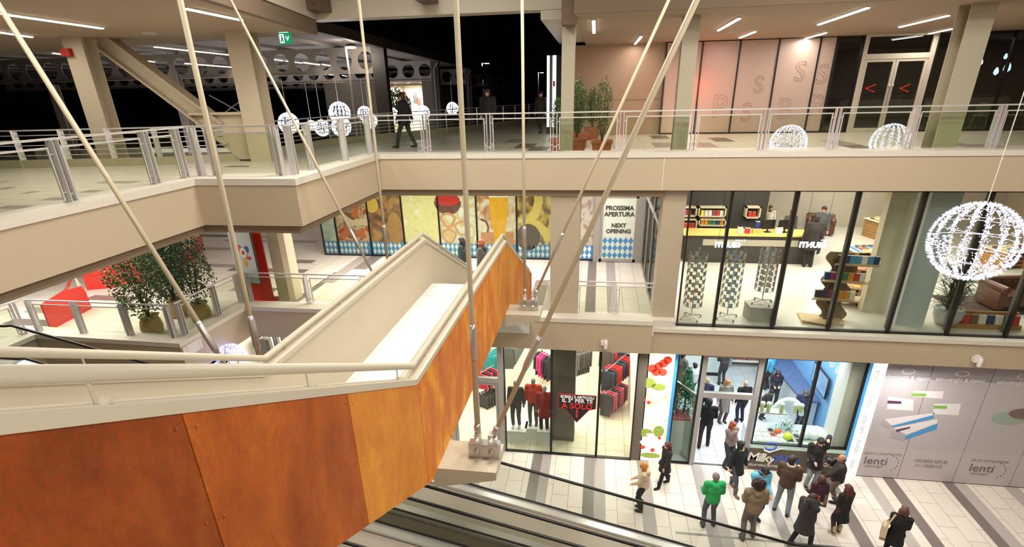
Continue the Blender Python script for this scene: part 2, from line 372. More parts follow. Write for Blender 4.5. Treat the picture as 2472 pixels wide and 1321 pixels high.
column('concrete_column', -1.16, -.40, 14.05, 14.7, -5.66, L2-.7, 'wide taupe pillar between the food murals and the railing', mat('taupe_pillar', (176, 162, 140), .7, var=.03), False)
column('concrete_column', 1.64, 2.20, 14.05, 14.7, -5.66, L2-.7, 'wide taupe pillar at the left edge of the bookshop window', mat('taupe_pillar', (176, 162, 140), .7, var=.03), False)
t = thing('cream_column', 'cream chamfered pillar rising from the lower gallery by the poster stand', 'column', (-9.42, 14.85, L1))
MB().prism([(-.28,-.16),(-.16,-.28),(.16,-.28),(.28,-.16),(.28,.28),(-.28,.28)], 'Z', 0, L2-.7-L1).build('shaft', LCOL, t)
t = thing('cream_column', 'cream H-shaped column at far left under the lit ceiling', 'column', (-13.32, 13.98, L2))
MB().box(-.28, .28, -.22, -.19, 0, 3.09).box(-.28, .28, .19, .22, 0, 3.09).build('flange', LCOL, t); MB().box(-.02, .02, -.19, .19, 0, 3.09).build('web', LCOL, t)
MB().box(-.3, -.05, -.34, -.22, 2.66, 2.84).build('fire_alarm', mat('alarm_red', (170, 40, 28), .5), t)
t = thing('cream_column', 'cream column with gusset plate and sloping brace, left of the hanging globes', 'column', (-9.05, 14.45, L2))
MB().box(-.3, .3, -.26, -.22, 0, 3.09).box(-.3, .3, .22, .26, 0, 3.09).build('flange', LCOL, t); MB().box(-.03, .03, -.22, .22, 0, 3.09).build('web', LCOL, t)
MB().prism([(-.2, .05), (-.75, .05), (-1.9, 1.0), (-1.35, 1.22), (-.2, 1.22)], 'Y', -.05, .0).build('gusset_plate', LCOL, t)
b = MB(); b.beam((-1.0, -.02, .46), (-4.05, -.02, 2.86), .36, .05).beam((-1.0, .0, .72), (-4.05, .0, 3.12), .04, .46); b.beam((-1.0, -.02, .98), (-4.05, -.02, 3.38), .36, .05)
b.build('sloping_brace', LCOL, t)
MB().box(-1.9, -.2, -.2, .2, 1.2, 1.26).build('stiffener', LCOL, t)
# ---- back of the upper floor
TAN = mat('tan_panel', (170, 142, 118), .55, var=.03, scale=1.0)
w = MB(); w.box(-1.06, 2.27, 22.6, 22.9, L2, 1.49); struct(w.build('wall_back', TAN))
struct(MB().box(-1.06, 2.27, 22.585, 22.6, -.38, -.365).build('trim_14', mat('tan_joint', (140,112,90), .6)))
struct(MB().box(-1.06, -1.0, 22.9, 34, L2, 1.6).build('wall_side', TAN))
# ---- food-mural wall at level one
struct(MB().box(-10.6, -.3, 19.9, 20.1, -2.75, L2-.7).build('wall_back', PL))
struct(MB().box(-10.6, 2.2, 20.4, 20.6, L1, L2-.7).build('wall_back', PL))
struct(MB().box(-30, 17, 26.5, 26.8, G, L2-.7).build('wall_back', WHITE))
# ---- ground floor facade backing walls are made with the shops
# ================================================================ railings
GRAILM = mat('galvanised_rail', (206, 203, 200), .38, metal=.35, var=.05, scale=12)
def railing(P0, P1, zb, ts, label, group=None, h=.90, y_in=0, depth=.13):
    """glass railing from P0 to P1; ts = post positions in metres from P0"""
    P0 = Vector(P0); P1 = Vector(P1); d = (P1-P0); L = d.length; ang = math.atan2(d.y, d.x)
    t = thing('glass_railing', label, 'railing', (P0.x, P0.y, zb), ang, group)
    MB().box(0, L, -.022, .022, h-.02, h+.01).build('top_rail', GRAILM, t)
    for s in ts:
        b = MB()
        for q in (-.045, .045): b.box(s+q-.007, s+q+.007, -depth/2, depth/2, 0, h-.02)
        b.box(s-.05, s+.05, -.02, .02, .1, .13); b.box(s-.08, s+.08, -.07, .07, -.0, .012)
        b.build('post', GRAILM, t)
    E = [0]+list(ts)+[L]
    for a, b_ in zip(E[:-1], E[1:]):
        a1 = a+(.11 if a > 0 else .03); b1 = b_-(.11 if b_ < L else .03)
        if b1-a1 < .15: continue
        g = MB().box(a1+.012, b1-.012, -.005, .005, .05, h-.13).build('glass_pane', GLASS, t)
        f = MB()
        f.box(a1-.012, b1+.012, -.012, .012, h-.135, h-.11); f.box(a1-.012, a1+.012, -.012, .012, .03, h-.135); f.box(b1-.012, b1+.012, -.012, .012, .03, h-.135)
        for xx in (a1-.03, b1+.03):
            for zz in (.14, h-.22): f.box(xx-.03, xx+.03, -.015, .015, zz, zz+.02)
        f.build('pane_frame', GRAILM, g)
    return t
yb = 14.2
xs_ = [ony(p, 320, yb).x for p in (1027, 1180, 1340, 1500, 1674, 1843, 2014, 2200, 2402)]+[10.6, 12.4, 14.2]
railing((-5.75, yb), (15.8, yb), -1.38, [x+5.75 for x in xs_], 'long glass railing along the back edge of the upper floor')
railing((-5.80, 9.98), (-5.80, 14.15), -1.38, [.15, .85, 2.45, 3.95], 'glass railing running back from the projecting balcony corner of the upper floor')
railing((-7.80, 9.98), (-5.86, 9.98), -1.38, [.12, .45, 1.82], 'short glass railing across the projecting balcony corner')
railing((-7.95, .5), (-7.82, 9.95), -1.38, [1.5, 3.4, 5.2, 6.75, 8.45, 9.2], 'glass railing along the upper left balcony edge')
railing((-15.2, 10.45), (-14.97, 11.35), -5.65, [.75], 'glass railing at far left beside the moving walkway entrance')
railing((-14.9, 11.42), (-10.6, 11.4), -5.65, [.1, 1.48, 2.9, 4.2], 'glass railing in front of the red boards and potted shrubs')
railing((-10.55, 11.5), (-10.5, 14.1), -5.65, [.1, 1.45, 2.5], 'glass railing returning beside the potted shrubs')
railing((-10.4, 14.15), (-3.4, 14.15), -5.65, [.1, 2.05, 3.8, 5.4], 'glass railing along the lower gallery by the cream pillar')
railing((-1.56, 14.15), (-1.17, 14.15), -5.65, [], 'narrow single pane railing between the stair and the taupe pillar', h=.91)
railing((-.38, 14.15), (1.6, 14.15), -5.65, [.98], 'two bay railing before the next opening door', h=.91)
def fence(Pts, zb, label, step=1.35, h=.95, n=6, group=None):
    t = thing('slatted_fence', label, 'fence', (0, 0, zb)); r = MB()
    for k in range(n):
        z = h-.012-k*.125; tube = .018 if k == 0 else .011
        for a, b in zip(Pts[:-1], Pts[1:]): r.beam((a[0], a[1], z), (b[0], b[1], z), tube*2, tube*2)
    r.build('rails', GRAILM, t)
    for a, b in zip(Pts[:-1], Pts[1:]):
        a = Vector(a); b = Vector(b); L = (b-a).length; m = max(1, round(L/step))
        for i in range(m):
            p = a+(b-a)*(i/m); q = MB(); q.box(-.07, .07, -.012, .012, -.1, h)
            o = q.build('post', GRAILM, t); o.location = (p.x, p.y, 0); o.rotation_euler = (0, 0, math.atan2((b-a).y, (b-a).x)+math.radians(40))
    k = band(MB(), Pts, -.1, .2, .05, .12); k.build('kerb', mat('concrete_kerb', (172, 166, 140), .8, var=.06), t)
    return t
fence([p for p in FENCE[:4]], L2, 'slatted steel fence at upper left before the dark night')
fence([p for p in FENCE[3:]], L2, 'slatted steel fence in front of the hanging light globes and walking man')
struct(MB().prism([(-28,13.2),(-15.4,13.9),(-11.8,14.4),(-10.6,15.4),(-10.4,19),(-28,19.5)], 'Z', -3.0, -2.35).build('floor', mat('roof_slab_pale', (196, 192, 168), .8, var=.05)))

# ================================================================ hanging stair bridge of rusted steel
def corten(name, dark, mid, light, amt):
    m = bpy.data.materials.new(name); m.use_nodes = True; nt = m.node_tree; N = nt.nodes; L = nt.links; b = N['Principled BSDF']
    tc = N.new('ShaderNodeTexCoord'); mp = N.new('ShaderNodeMapping'); mp.inputs['Scale'].default_value = (1, 1.6, .75); L.new(tc.outputs['Object'], mp.inputs[0])
    n1 = N.new('ShaderNodeTexNoise'); n1.inputs['Scale'].default_value = 1.7; n1.inputs['Detail'].default_value = 10; n1.inputs['Roughness'].default_value = .68; n1.inputs['Distortion'].default_value = .25; L.new(mp.outputs[0], n1.inputs['Vector'])
    cr = N.new('ShaderNodeValToRGB'); e = cr.color_ramp.elements; e[0].position = .32; e[0].color = srgb(dark); e[1].position = amt; e[1].color = srgb(light)
    k = cr.color_ramp.elements.new((.32+amt)/2+.02); k.color = srgb(mid); L.new(n1.outputs['Fac'], cr.inputs[0])
    n2 = N.new('ShaderNodeTexNoise'); n2.inputs['Scale'].default_value = 45; n2.inputs['Detail'].default_value = 5; L.new(tc.outputs['Object'], n2.inputs['Vector'])
    mx = N.new('ShaderNodeMix'); mx.data_type = 'RGBA'; mx.blend_type = 'OVERLAY'; mx.inputs[0].default_value = .35; L.new(cr.outputs[0], mx.inputs[6]); L.new(n2.outputs['Color'], mx.inputs[7])
    hs = N.new('ShaderNodeHueSaturation'); hs.inputs['Saturation'].default_value = 1.0; L.new(mx.outputs[2], hs.inputs['Color']); L.new(hs.outputs[0], b.inputs['Base Color'])
    bp = N.new('ShaderNodeBump'); bp.inputs['Strength'].default_value = .25; bp.inputs['Distance'].default_value = .004; L.new(n2.outputs['Fac'], bp.inputs['Height']); L.new(bp.outputs[0], b.inputs['Normal'])
    b.inputs['Roughness'].default_value = .55; b.inputs['Specular IOR Level'].default_value = .3; return m
CT = [corten('rusted_steel_deep', (106,48,12), (136,62,17), (162,86,25), .74), corten('rusted_steel_brown', (136,64,18), (166,84,25), (190,106,33), .74),
      corten('rusted_steel_amber', (186,106,36), (206,134,46), (224,158,46), .70), corten('rusted_steel_orange', (184,98,36), (206,120,42), (232,166,44), .66)]
br = thing('hanging_stair', 'rusted steel and cream stair bridge hung from rods across the atrium', 'staircase', (0, 0, 0))
top = [(.3, -.43), (4.16, -2.41), (9.36, -2.44), (13.2, -4.27)]
bot = [(.3, -1.52), (4.34, -3.67), (9.55, -3.73), (13.2, -5.58)]
def li(P, y):
    for (a, za), (b, zb) in zip(P[:-1], P[1:]):
        if y <= b+1e-6: return za+(zb-za)*(y-a)/(b-a)
    return P[-1][1]
def seg(y0, y1):
    ys = sorted({y0, y1}|{p[0] for p in top if y0 < p[0] < y1}|{p[0] for p in bot if y0 < p[0] < y1})
    return [(y, li(top, y)) for y in ys]+[(y, li(bot, y)) for y in reversed(ys)]
joints = [.3, 1.585, 2.88, 4.2, 5.45, 6.75, 8.05, 9.37, 10.6, 11.9, 13.2]; pm = [0, 1, 2, 3, 3, 3, 2, 2, 3, 3]
for i in range(len(joints)-1):
    for sx in (0, 1):
        x0 = -1.575 if sx == 0 else -3.215
        q = MB().prism(seg(joints[i]+.004, joints[i+1]-.004), 'X', x0, x0+.015)
        if sx == 0:
            for yy in (joints[i]+.05, joints[i+1]-.05):
                for f in (.08, .5, .92):
                    z = li(top, yy)*(1-f)+li(bot, yy)*f; q.cap((x0+.014, yy, z), .008, (x0+.018, yy, z), .008, 6)
        q.build('rusted_panel', CT[pm[i]], br)
INN = mat('stair_inner_plaster', (190, 178, 156), .65, var=.03, scale=1.2)
for x0, x1 in ((-1.70, -1.576), (-3.2, -3.07)):
    MB().prism(seg(.3, 13.2), 'X', x0, x1).build('parapet', INN, br)
for xc in (-1.645, -3.14):
    c = MB(); P = [(y, z+.025) for y, z in top]
    for a, b in zip(P[:-1], P[1:]): c.beam((xc, a[0], a[1]-.02), (xc, b[0], b[1]-.02), .185, .05)
    c.build('coping', CREAM, br)
    R = [(xc, .5, -.385 if xc > -2 else -.345), (xc, 4.32, -2.325), (xc, 9.48, -2.345), (xc, 13.25, -4.17)]
    h = MB().tube(R, .031, 12).build('handrail', CREAM, br, smooth=True)
    for yy in (1.35, 2.6, 3.95, 4.7, 6.0, 7.3, 8.6, 9.25, 9.9, 11.2, 12.5):
        zr = li([(p[1], p[2]) for p in R], yy); zt = li(P, yy)
        k = MB(); k.cap((xc, yy, zt), .007, (xc, yy, zr-.02), .007, 6); k.box(xc-.03, xc+.03, yy-.05, yy+.05, zt, zt+.012); k.build('bracket', CREAM, h)
STONE = mat('white_stair_stone', (232, 232, 230), .4, var=.04, scale=5)
dk = MB(); dk.box(-3.07, -1.70, 4.2, 8.92, -3.62, -3.34).box(-3.07, -1.70, 8.935, 9.6, -3.62, -3.34); dk.build('landing', STONE, br)
st = MB(); n = 10
for i in range(n): y = 4.2-i*.33; st.box(-3.07, -1.70, y-.34, y, -3.42+i*.174, -3.34+(i+1)*.174)
st.build('upper_flight', STONE, br)
st = MB(); n = 14
for i in range(n): y = 9.6+i*.31; st.box(-3.07, -1.70, y, y+.32, -3.66-(i+1)*.176, -3.34-(i+1)*.176)
st.build('lower_flight', STONE, br)
sf = MB(); B = [(y, z) for y, z in bot]
for a, b in zip(B[:-1], B[1:]): sf.beam((-2.385, a[0], a[1]+.02), (-2.385, b[0], b[1]+.02), 1.6, .03)
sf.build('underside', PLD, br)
for k, (yc, z) in enumerate([(4.95, -3.66), (9.5, -3.72)]):
    for sx in (1, -1):
        e = -.93 if sx > 0 else -3.85; i0 = -1.62 if sx > 0 else -3.16
        o = MB(); x0, x1 = min(e, i0), max(e, i0)
        prof = [(i0, z-.26), (e, z-.10), (e, z), (i0, z)]
        o.prism(prof, 'Y', yc-.42, yc+.10)
        o.build('outrigger', CREAM, br)
# ---- suspension rods, each a thing
ROD = mat('rod_cream_steel', (198, 186, 160), .4, var=.03)
def rod(a, b, label, r=.025):
    a = Vector(a); b = Vector(b); t = thing('suspension_rod', label, 'rod', a, 0, 'rods holding the stair bridge')
    d = (b-a); u = d.normalized()
    MB().tube([u*.16, d], r, 10).build('bar', ROD, t, smooth=True)
    MB().tube([u*.05, u*.16, u*.2], [.03, .04, .028], 10).build('rod_socket', BRUSH, t, smooth=True); MB().tube([u*.95, u*1.0, u*1.3, u*1.35], [.026, .036, .036, .026], 10).build('turnbuckle', BRUSH, t, smooth=True)
    k = MB(); k.box(-.03, .03, -.05, .05, -.03, .09); k.cap((0, -.075, .02), .03, (0, .075, .02), .03, 8); k.build('clevis', INOX, t)
    return t
def anchor(x, y, z, label):
    t = MB(); t.box(x-.17, x+.17, y-.09, y+.02, z, z+.17)
    for q in (-.08, .08): t.cap((x+q, y-.1, z+.08), .035, (x+q, y-.085, z+.08), .035, 10)
    tag(t.build('rod_anchor', BRUSH), label, 'anchor')
for (yc, z, xr, xl, tr_, tl) in [(4.95, -3.655, -1.17, -3.57, (.685, .60), (-5.41, .79)), (9.5, -3.715, -1.235, -3.82, (.92, 1.17), (-6.03, 1.47))]:
    w_ = ['near', 'far'][yc > 6]
    anchor(xr+.07, yc-.1, z, w_+' steel block pinning two rods to the right outrigger'); anchor(xl-.07, yc-.1, z, w_+' steel block pinning two rods to the left outrigger')
    zz = z+.205
    rod((xr, yc-.14, zz), (xr, yc, 3.2), 'upright cream rod at the right side of the stair, %s pair' % w_)
    a = Vector((xr+.15, yc-.14, zz)); b = Vector((tr_[0], yc, tr_[1])); b = a+(b-a)*((3.2-a.z)/(b.z-a.z)); rod(a, b, 'cream rod slanting up to the right, %s pair' % w_)
    rod((xl, yc-.14, zz), (xl, yc, 3.2), 'upright cream rod at the left side of the stair, %s pair' % w_)
    a = Vector((xl-.15, yc-.14, zz)); b = Vector((tl[0], yc, tl[1])); b = a+(b-a)*(((1.8 if yc > 6 else 3.2)-a.z)/(b.z-a.z)); rod(a, b, 'cream rod slanting up to the left, %s pair' % w_)

# ================================================================ moving walkways
def hz(x):
    if x < -13.7: return -4.87
    if x > 4.70: return -9.425
    return -8.254-.24892*x
BELT = mat('walkway_belt', (186, 174, 160), .4, metal=.1, var=.08, scale=30)
def walkway(ya, yb, label):
    t = thing('moving_walkway', label, 'moving walkway', (0, 0, 0), 0)
    X = [-17, -13.9, -13.7]+[-13.7+k*1.15 for k in range(1, 16)]+[4.5, 4.7, 4.9, 7.4]
    def strip(mb, y0, y1, off0, off1):
        for a, b in zip(X[:-1], X[1:]):
            za, zb = hz(a), hz(b)
            mb.add([(a,y0,za+off0),(a,y1,za+off0),(b,y1,zb+off0),(b,y0,zb+off0),(a,y0,za+off1),(a,y1,za+off1),(b,y1,zb+off1),(b,y0,zb+off1)],
                   [(0,1,2,3),(7,6,5,4),(0,3,7,4),(1,5,6,2)]+([(0,4,5,1)] if a == X[0] else [])+([(3,2,6,7)] if b == X[-1] else []))
        return mb
    strip(MB(), ya+.22, yb-.24, -1.06, -.98).build('belt', BELT, t)
    for y, s in ((yb, -1), (ya, 1)):
        g = MB(); strip(g, y-.006, y+.006, -.86, -.03); g.build('glass_balustrade', glassmat('walkway_glass', (238,239,236), .07, base=.02), t)
        h = MB().tube([(x, y, hz(x)) for x in X]+[(7.62, y, hz(7.4)-.12), (7.66, y, hz(7.4)-.4), (7.5, y, hz(7.4)-.72)], .035, 8).build('handrail', RUB, t, smooth=True)
        a, b = (y-.24, y+.04) if s < 0 else (y-.04, y+.22)
        strip(MB(), a, b, -.96, -.90).build('skirt_deck', INOX, t)
        strip(MB(), y-.012, y+.012, -.90, -.855).build('glass_clamp', RUB, t)
    strip(MB(), ya-.02, yb+.02, -1.75, -1.06).build('truss', mat('walkway_cladding', (206, 196, 176), .4, metal=.3, var=.03), t)
    return t
walkway(8.62, 10.0, 'moving walkway sloping down beside the shopping floor, farther of two')
walkway(6.72, 8.16, 'moving walkway sloping down under the stair, nearer of two')
# ================================================================ people
REM = []      # objects to be voxel-remeshed into one surface
def remesh(o, vox, smooth=2): REM.append((o, vox, smooth)); return o
def ik(a, c, l1, l2, bend):
    a = Vector(a); c = Vector(c); d = c-a; L = d.length
    if L > l1+l2-.004: c = a+d*((l1+l2-.004)/L); d = c-a; L = d.length
    x = (l1*l1-l2*l2+L*L)/(2*L); h = math.sqrt(max(0, l1*l1-x*x)); u = d.normalized()
    b = Vector(bend); b = (b-u*b.dot(u))
    if b.length < 1e-4: b = Vector((0, 1, 0))
    return a+u*x+b.normalized()*h, c
SKIN = [mat('skin_light', (214, 166, 138), .55, var=.04), mat('skin_tan', (188, 136, 108), .55, var=.04)]
EYE = mat('dark_eye', (30, 22, 20), .3); LIPS = mat('lips', (160, 84, 78), .5)
def cloth(c): return mat('cloth_%d_%d_%d' % c, c, .85, var=.16, scale=9, bump=.3)
def hairm(c): return mat('hair_%d_%d_%d' % c, c, .6, var=.3, scale=40, bump=.5)
FAST = False
def person(loc, H, face, label, top=(40,40,42), legs=(38,38,44), shoes=(30,26,24), hair=(50,32,22), style='short', toplen=.86, skirt=None, feet=None, hands=None,
           lean=0.0, side=0.0, headturn=0.0, headdown=0.0, skin=0, fem=False, coat=None, collar=None, hood=None, extra=None, group=None, mann=False, bulk=1.0, boots=False, sleeves=True):
    """a standing figure facing +Y of its own frame, 'face' = turn about Z in degrees (0 looks away from the viewpoint)"""
    s = H/1.74; t = thing('person' if not mann else 'mannequin', label, 'person' if not mann else 'mannequin', loc, math.radians(face), group)
    V = lambda x, y, z: Vector((x*s, y*s, z*s))
    feet = feet or [(-.1, .0), (.1, .02)]
    fx = sum(f[0] for f in feet)/2; fy = sum(f[1] for f in feet)/2
    pel = V(fx, fy, .93); ch = V(fx+side, fy+lean*.7, 1.27); nk = V(fx+side*1.2, fy+lean, 1.47)
    hd = nk+V(0, .02+headdown*.10, .125-headdown*.03)
    shw = .165 if fem else .19; hipw = .095
    SH = [nk+V(-shw, 0, -.055), nk+V(shw, 0, -.055)]
    hands = hands or [(-.27, .05, .82), (.27, .05, .82)]
    ARM = []
    for i, h in enumerate(hands):
        sg = -1 if i == 0 else 1
        bend = (sg*.22, -.6, -.75)
        el, wr = ik(SH[i], V(fx, fy, 0)+V(*h), .285*s, .25*s, bend); ARM.append((SH[i], el, wr))
    LEG = []
    for i, f in enumerate(feet):
        sg = -1 if i == 0 else 1; fz = f[2] if len(f) > 2 else 0
        kn, an = ik(pel+V(sg*hipw, 0, -.02), V(f[0], f[1], .09+fz), .43*s, .43*s, (0, 1, 0)); LEG.append((pel+V(sg*hipw, 0, -.02), kn, an))
    # --- one continuous body
    b = MB()
    b.cap(pel, .12*s, ch, .125*s, 12).cap(ch, .13*s, nk+V(0, 0, -.08), .10*s, 12).cap(nk+V(0, 0, -.06), .058*s, hd, .052*s, 10)
    for (a, e, w), sg in zip(ARM, (-1, 1)):
        b.cap(nk+V(sg*.05, 0, -.07), .06*s, a, .055*s, 8).cap(a, .052*s, e, .040*s, 8).cap(e, .040*s, w, .027*s, 8)
        d = (w-e).normalized(); sd = d.cross(Vector((0, 0, 1)))
        if sd.length < .1: sd = Vector((1, 0, 0))
        sd.normalize(); pn = sd.cross(d)
        b.cap(w, .026*s, w+d*.07*s, .030*s, 8)
        for k, (o_, ln) in enumerate(((-.030, .062), (-.010, .075), (.011, .070), (.030, .055))):
            r0 = w+d*.085*s+sd*o_*s; r1 = r0+d*ln*.55*s-pn*.012*s; r2 = r1+d*ln*.40*s-pn*.030*s
            b.cap(r0-d*.02*s, .0098*s, r1, .0092*s, 6).cap(r1, .0092*s, r2, .0080*s, 6)
        th = w+d*.03*s-sd*sg*.026*s; b.cap(th, .012*s, th+d*.035*s-sd*sg*.028*s-pn*.01*s, .010*s, 6).cap(th+d*.035*s-sd*sg*.028*s-pn*.01*s, .010*s, th+d*.062*s-sd*sg*.03*s-pn*.02*s, .009*s, 6)
    for (a, k, f), ff in zip(LEG, feet):
        b.cap(a, .085*s, k, .055*s, 10).cap(k, .055*s, f, .038*s, 10).cap(f, .034*s, f+V(0, .09, -.055), .02*s, 8)
    R = Matrix.Rotation(math.radians(headturn), 3, 'Z') @ Matrix.Rotation(-headdown*.6, 3, 'X')
    hp = lambda x, y, z: hd+R @ V(x, y, z)
    b.ball(hd+R @ V(0, -.008, .03), .1*s, 14, 10, (.76, .94, 1.0), R)
    b.ball(hp(0, .02, -.035), .072*s, 12, 8, (.80, .90, 1.0), R)
    if not mann:
        b.cap(hp(0, .088, .012), .009*s, hp(0, .112, -.018), .015*s, 8)
        for q in (-1, 1): b.ball(hp(q*.077, -.005, .0), .025*s, 8, 6, (.4, .8, 1.15), R)
        b.cap(hp(-.022, .088, -.055), .008*s, hp(.022, .088, -.055), .008*s, 6)
    o = b.build('body', mat('mannequin_grey', (150, 148, 146), .5) if mann else SKIN[skin], t, smooth=True, fix=False); remesh(o, .011 if not FAST else .03, 2)
    if not mann:
        e = MB()
        for q in (-1, 1): e.ball(hp(q*.031, .082, .012), .009*s, 6, 5)
        e.build('eyes', EYE, t, smooth=True); MB().cap(hp(-.02, .0965, -.055), .0045*s, hp(.02, .0965, -.055), .0045*s, 6).build('mouth', LIPS, t, smooth=True)
    # --- trousers
    if legs:
        c = MB()
        for (a, k, f) in LEG: c.cap(a, .103*s, k, .070*s, 12).cap(k, .070*s, f+V(0, 0, .0), .058*s, 12)
        c.cap(pel+V(-.06, 0, .0), .115*s, pel+V(.06, 0, 0), .115*s, 12).cap(pel, .12*s, pel+V(0, 0, .1), .12*s, 12)
        remesh(c.build('trousers' if skirt is None else 'tights', cloth(legs), t, smooth=True, fix=False), .016, 3)
    # --- shoes
    for (a, k, f), ff in zip(LEG, feet):
        c = MB(); z = ff[2] if len(ff) > 2 else 0
        if boots: c.cap(f+V(0, 0, .17), .062*s, f+V(0, 0, -.02), .05*s, 10)
        c.cap(f+V(0,-.005,.02), .05*s, f+V(0,.0,-.03), .052*s, 10); c.ball(f+V(0, .0, -.045), .058*s, 10, 7, (.9, 1.1, .85)); c.ball(f+V(0, .10, -.052), .055*s, 10, 7, (.95, 1.9, .72)); 
        remesh(c.build('shoe', cloth(shoes), t, smooth=True, fix=False), .014, 2)
    # --- jacket or coat: follows torso and arms
    k = bulk; c = MB(); hem = V(fx, fy+lean*.05, toplen)
    c.cap(ch, .165*s*k, nk+V(0, 0, -.10), .125*s*k, 14); c.cap(pel.lerp(ch, .3), .150*s*k, ch, .165*s*k, 14)
    c.cap(ch+V(-.07, 0, 0), .13*s*k, ch+V(.07, 0, 0), .13*s*k, 12)
    c.cap(nk+V(-.1, 0, -.09), .095*s*k, nk+V(.1, 0, -.09), .095*s*k, 12)
    if toplen > .8: c.lathe([(.145*k*s, 0), (.165*k*s, .04*s), (.165*k*s, .2*s), (.15*k*s, .3*s)], 16, (hem.x, hem.y, hem.z))
    else:
        hh = .98-toplen; c.lathe([(.21*k*s, 0), (.205*k*s, .03*s), (.175*k*s, hh*.6*s), (.16*k*s, hh*s), (.15*k*s, (hh+.2)*s)], 18, (hem.x, hem.y+.01, hem.z))
    for (a, e, w), sg in zip(ARM, (-1, 1)):
        c.cap(nk+V(sg*.06, 0, -.075), .08*s*k, a, .082*s*k, 10)
        if sleeves: c.cap(a, .080*s*k, e, .064*s*k, 10).cap(e, .064*s*k, w, .050*s*k, 10)
        else: c.cap(a, .080*s*k, a.lerp(e, .5), .066*s*k, 10)
    c.cap(nk+V(0, 0, -.05), .078*s, nk+V(0, .005, .0), .074*s, 12)
    remesh(c.build('jacket' if toplen > .7 else 'coat', cloth(top), t, smooth=True, fix=False), .018, 3)
    if skirt:
        c = MB(); c.lathe([(.23*s, 0), (.2*s, .12*s), (.15*s, .36*s)], 18, (pel.x, pel.y, .56*s)); remesh(c.build('skirt', cloth(skirt), t, smooth=True, fix=False), .018, 2)
    if hood:
        c = MB(); 
        for q in range(9):
            a = PI+PI*q/8; p = nk+V(.115*math.cos(a), .10*math.sin(a)-.0, -.01); c.ball(p, .055*s, 8, 6, (1, 1, .8))
        c.ball(nk+V(0, -.13, -.07), .09*s, 10, 8, (1.1, .55, 1)); remesh(c.build('hood', cloth(hood), t, smooth=True, fix=False), .016, 2)
    if collar:
        c = MB()
        for q in range(14):
            a = 2*PI*q/14; c.ball(nk+V(.075*math.cos(a), .075*math.sin(a)+.01, .0), .034*s, 8, 6)
        remesh(c.build('scarf', cloth(collar), t, smooth=True, fix=False), .014, 2)
    # --- hair or hat
    if style and not mann:
        c = MB(); hm = hairm(hair)
        if style == 'bald': c.ball(hp(0, -.03, -.005), .098*s, 12, 8, (.80, .86, .55), R); nm = 'hair'
        elif style == 'beanie': c.ball(hp(0, -.012, .055), .108*s, 14, 9, (.86, 1.0, .88), R); c.ball(hp(0, -.035, .0), .1*s, 12, 8, (.84, .9, .6), R); nm = 'beanie'; hm = cloth(hair)
        elif style == 'afro':
            nm = 'hair'; rr = random.Random(4)
            c.ball(hp(0, -.03, .045), .150*s, 16, 12, (1.0, .95, .92), R)
            for q in range(60):
                a = rr.uniform(0, 2*PI); z = rr.uniform(-.55, 1); r_ = math.sqrt(max(0, 1-z*z))
                c.ball(hp(.143*r_*math.cos(a), -.035+.135*r_*math.sin(a)*(1 if math.sin(a) < 0 else .6), .05+.130*z), .030*s, 6, 5)
        else:
            nm = 'hair'
            c.ball(hp(0, -.022, .045), .109*s, 14, 10, (.84, 1.0, .93), R); c.ball(hp(0, -.045, -.01), .1*s, 12, 8, (.88, .82, .85), R)
            c.cap(hp(-.05, .055, .085), .034*s, hp(.05, .055, .085), .034*s, 8)
            if style == 'long':
                for q in (-1, 0, 1): c.cap(hp(q*.055, -.06, .0), .06*s, nk+R @ V(q*.085, -.075, -.12), .045*s, 8)
                for q in (-1, 1): c.cap(hp(q*.078, .0, .02), .034*s, nk+R @ V(q*.095, .02, -.07), .032*s, 8)
            if style == 'bob':
                for q in (-1, 0, 1): c.cap(hp(q*.055, -.05, .0), .062*s, hp(q*.068, -.045, -.085), .05*s, 8)
                for q in (-1, 1): c.cap(hp(q*.08, .01, .02), .034*s, hp(q*.082, .02, -.07), .034*s, 8)
            if style == 'pony': c.cap(hp(0, -.11, .04), .034*s, hp(0, -.14, -.1), .026*s, 8)
        remesh(c.build(nm, hm, t, smooth=True, fix=False), .013, 1)
    t['_s'] = s
    if extra: extra(t, s, nk, ARM, LEG, hd, R)
    del t['_s']
    return t
def at_feet(px, py, z): p = onz(px, py, z); return (p.x, p.y, z)
def hgt(f, h, z):
    p = onz(f[0], f[1], z); r = ray(*h); k = (p.x*r.x+p.y*r.y)/(r.x*r.x+r.y*r.y); return r.z*k-z
def bag_shoulder(c, m=(190,168,140), side=-1, w=.42, h=.34, drop=.62):
    def f(t, s, nk, ARM, LEG, hd, R):
        x = nk.x+side*.27*s; y = nk.y-.10*s; z = nk.z-drop*s
        bgt = MB(); P = [(-w/2*.75, .0), (-w/2, h*.35), (-w/2*.55, h), (w/2*.55, h), (w/2, h*.35), (w/2*.75, 0)]
        q = [(y+p*s, z+k*s) for p, k in P]; bgt.prism(q, 'X', x-.06*s, x+.06*s)
        o = bgt.build('bag', cloth(m)); tag(o, c, 'bag'); 
        M = Matrix.Translation(t.location) @ Matrix.Rotation(t.rotation_euler.z, 4, 'Z'); o.matrix_world = M
        st = MB().tube([(x, y-w*.3*s, z+h*.9*s), (x*.55+nk.x*.45, y+.02*s, nk.z+.01*s), (x, y+w*.3*s, z+h*.9*s)], .013*s, 6); st.build('strap', cloth(m), o)
    return f
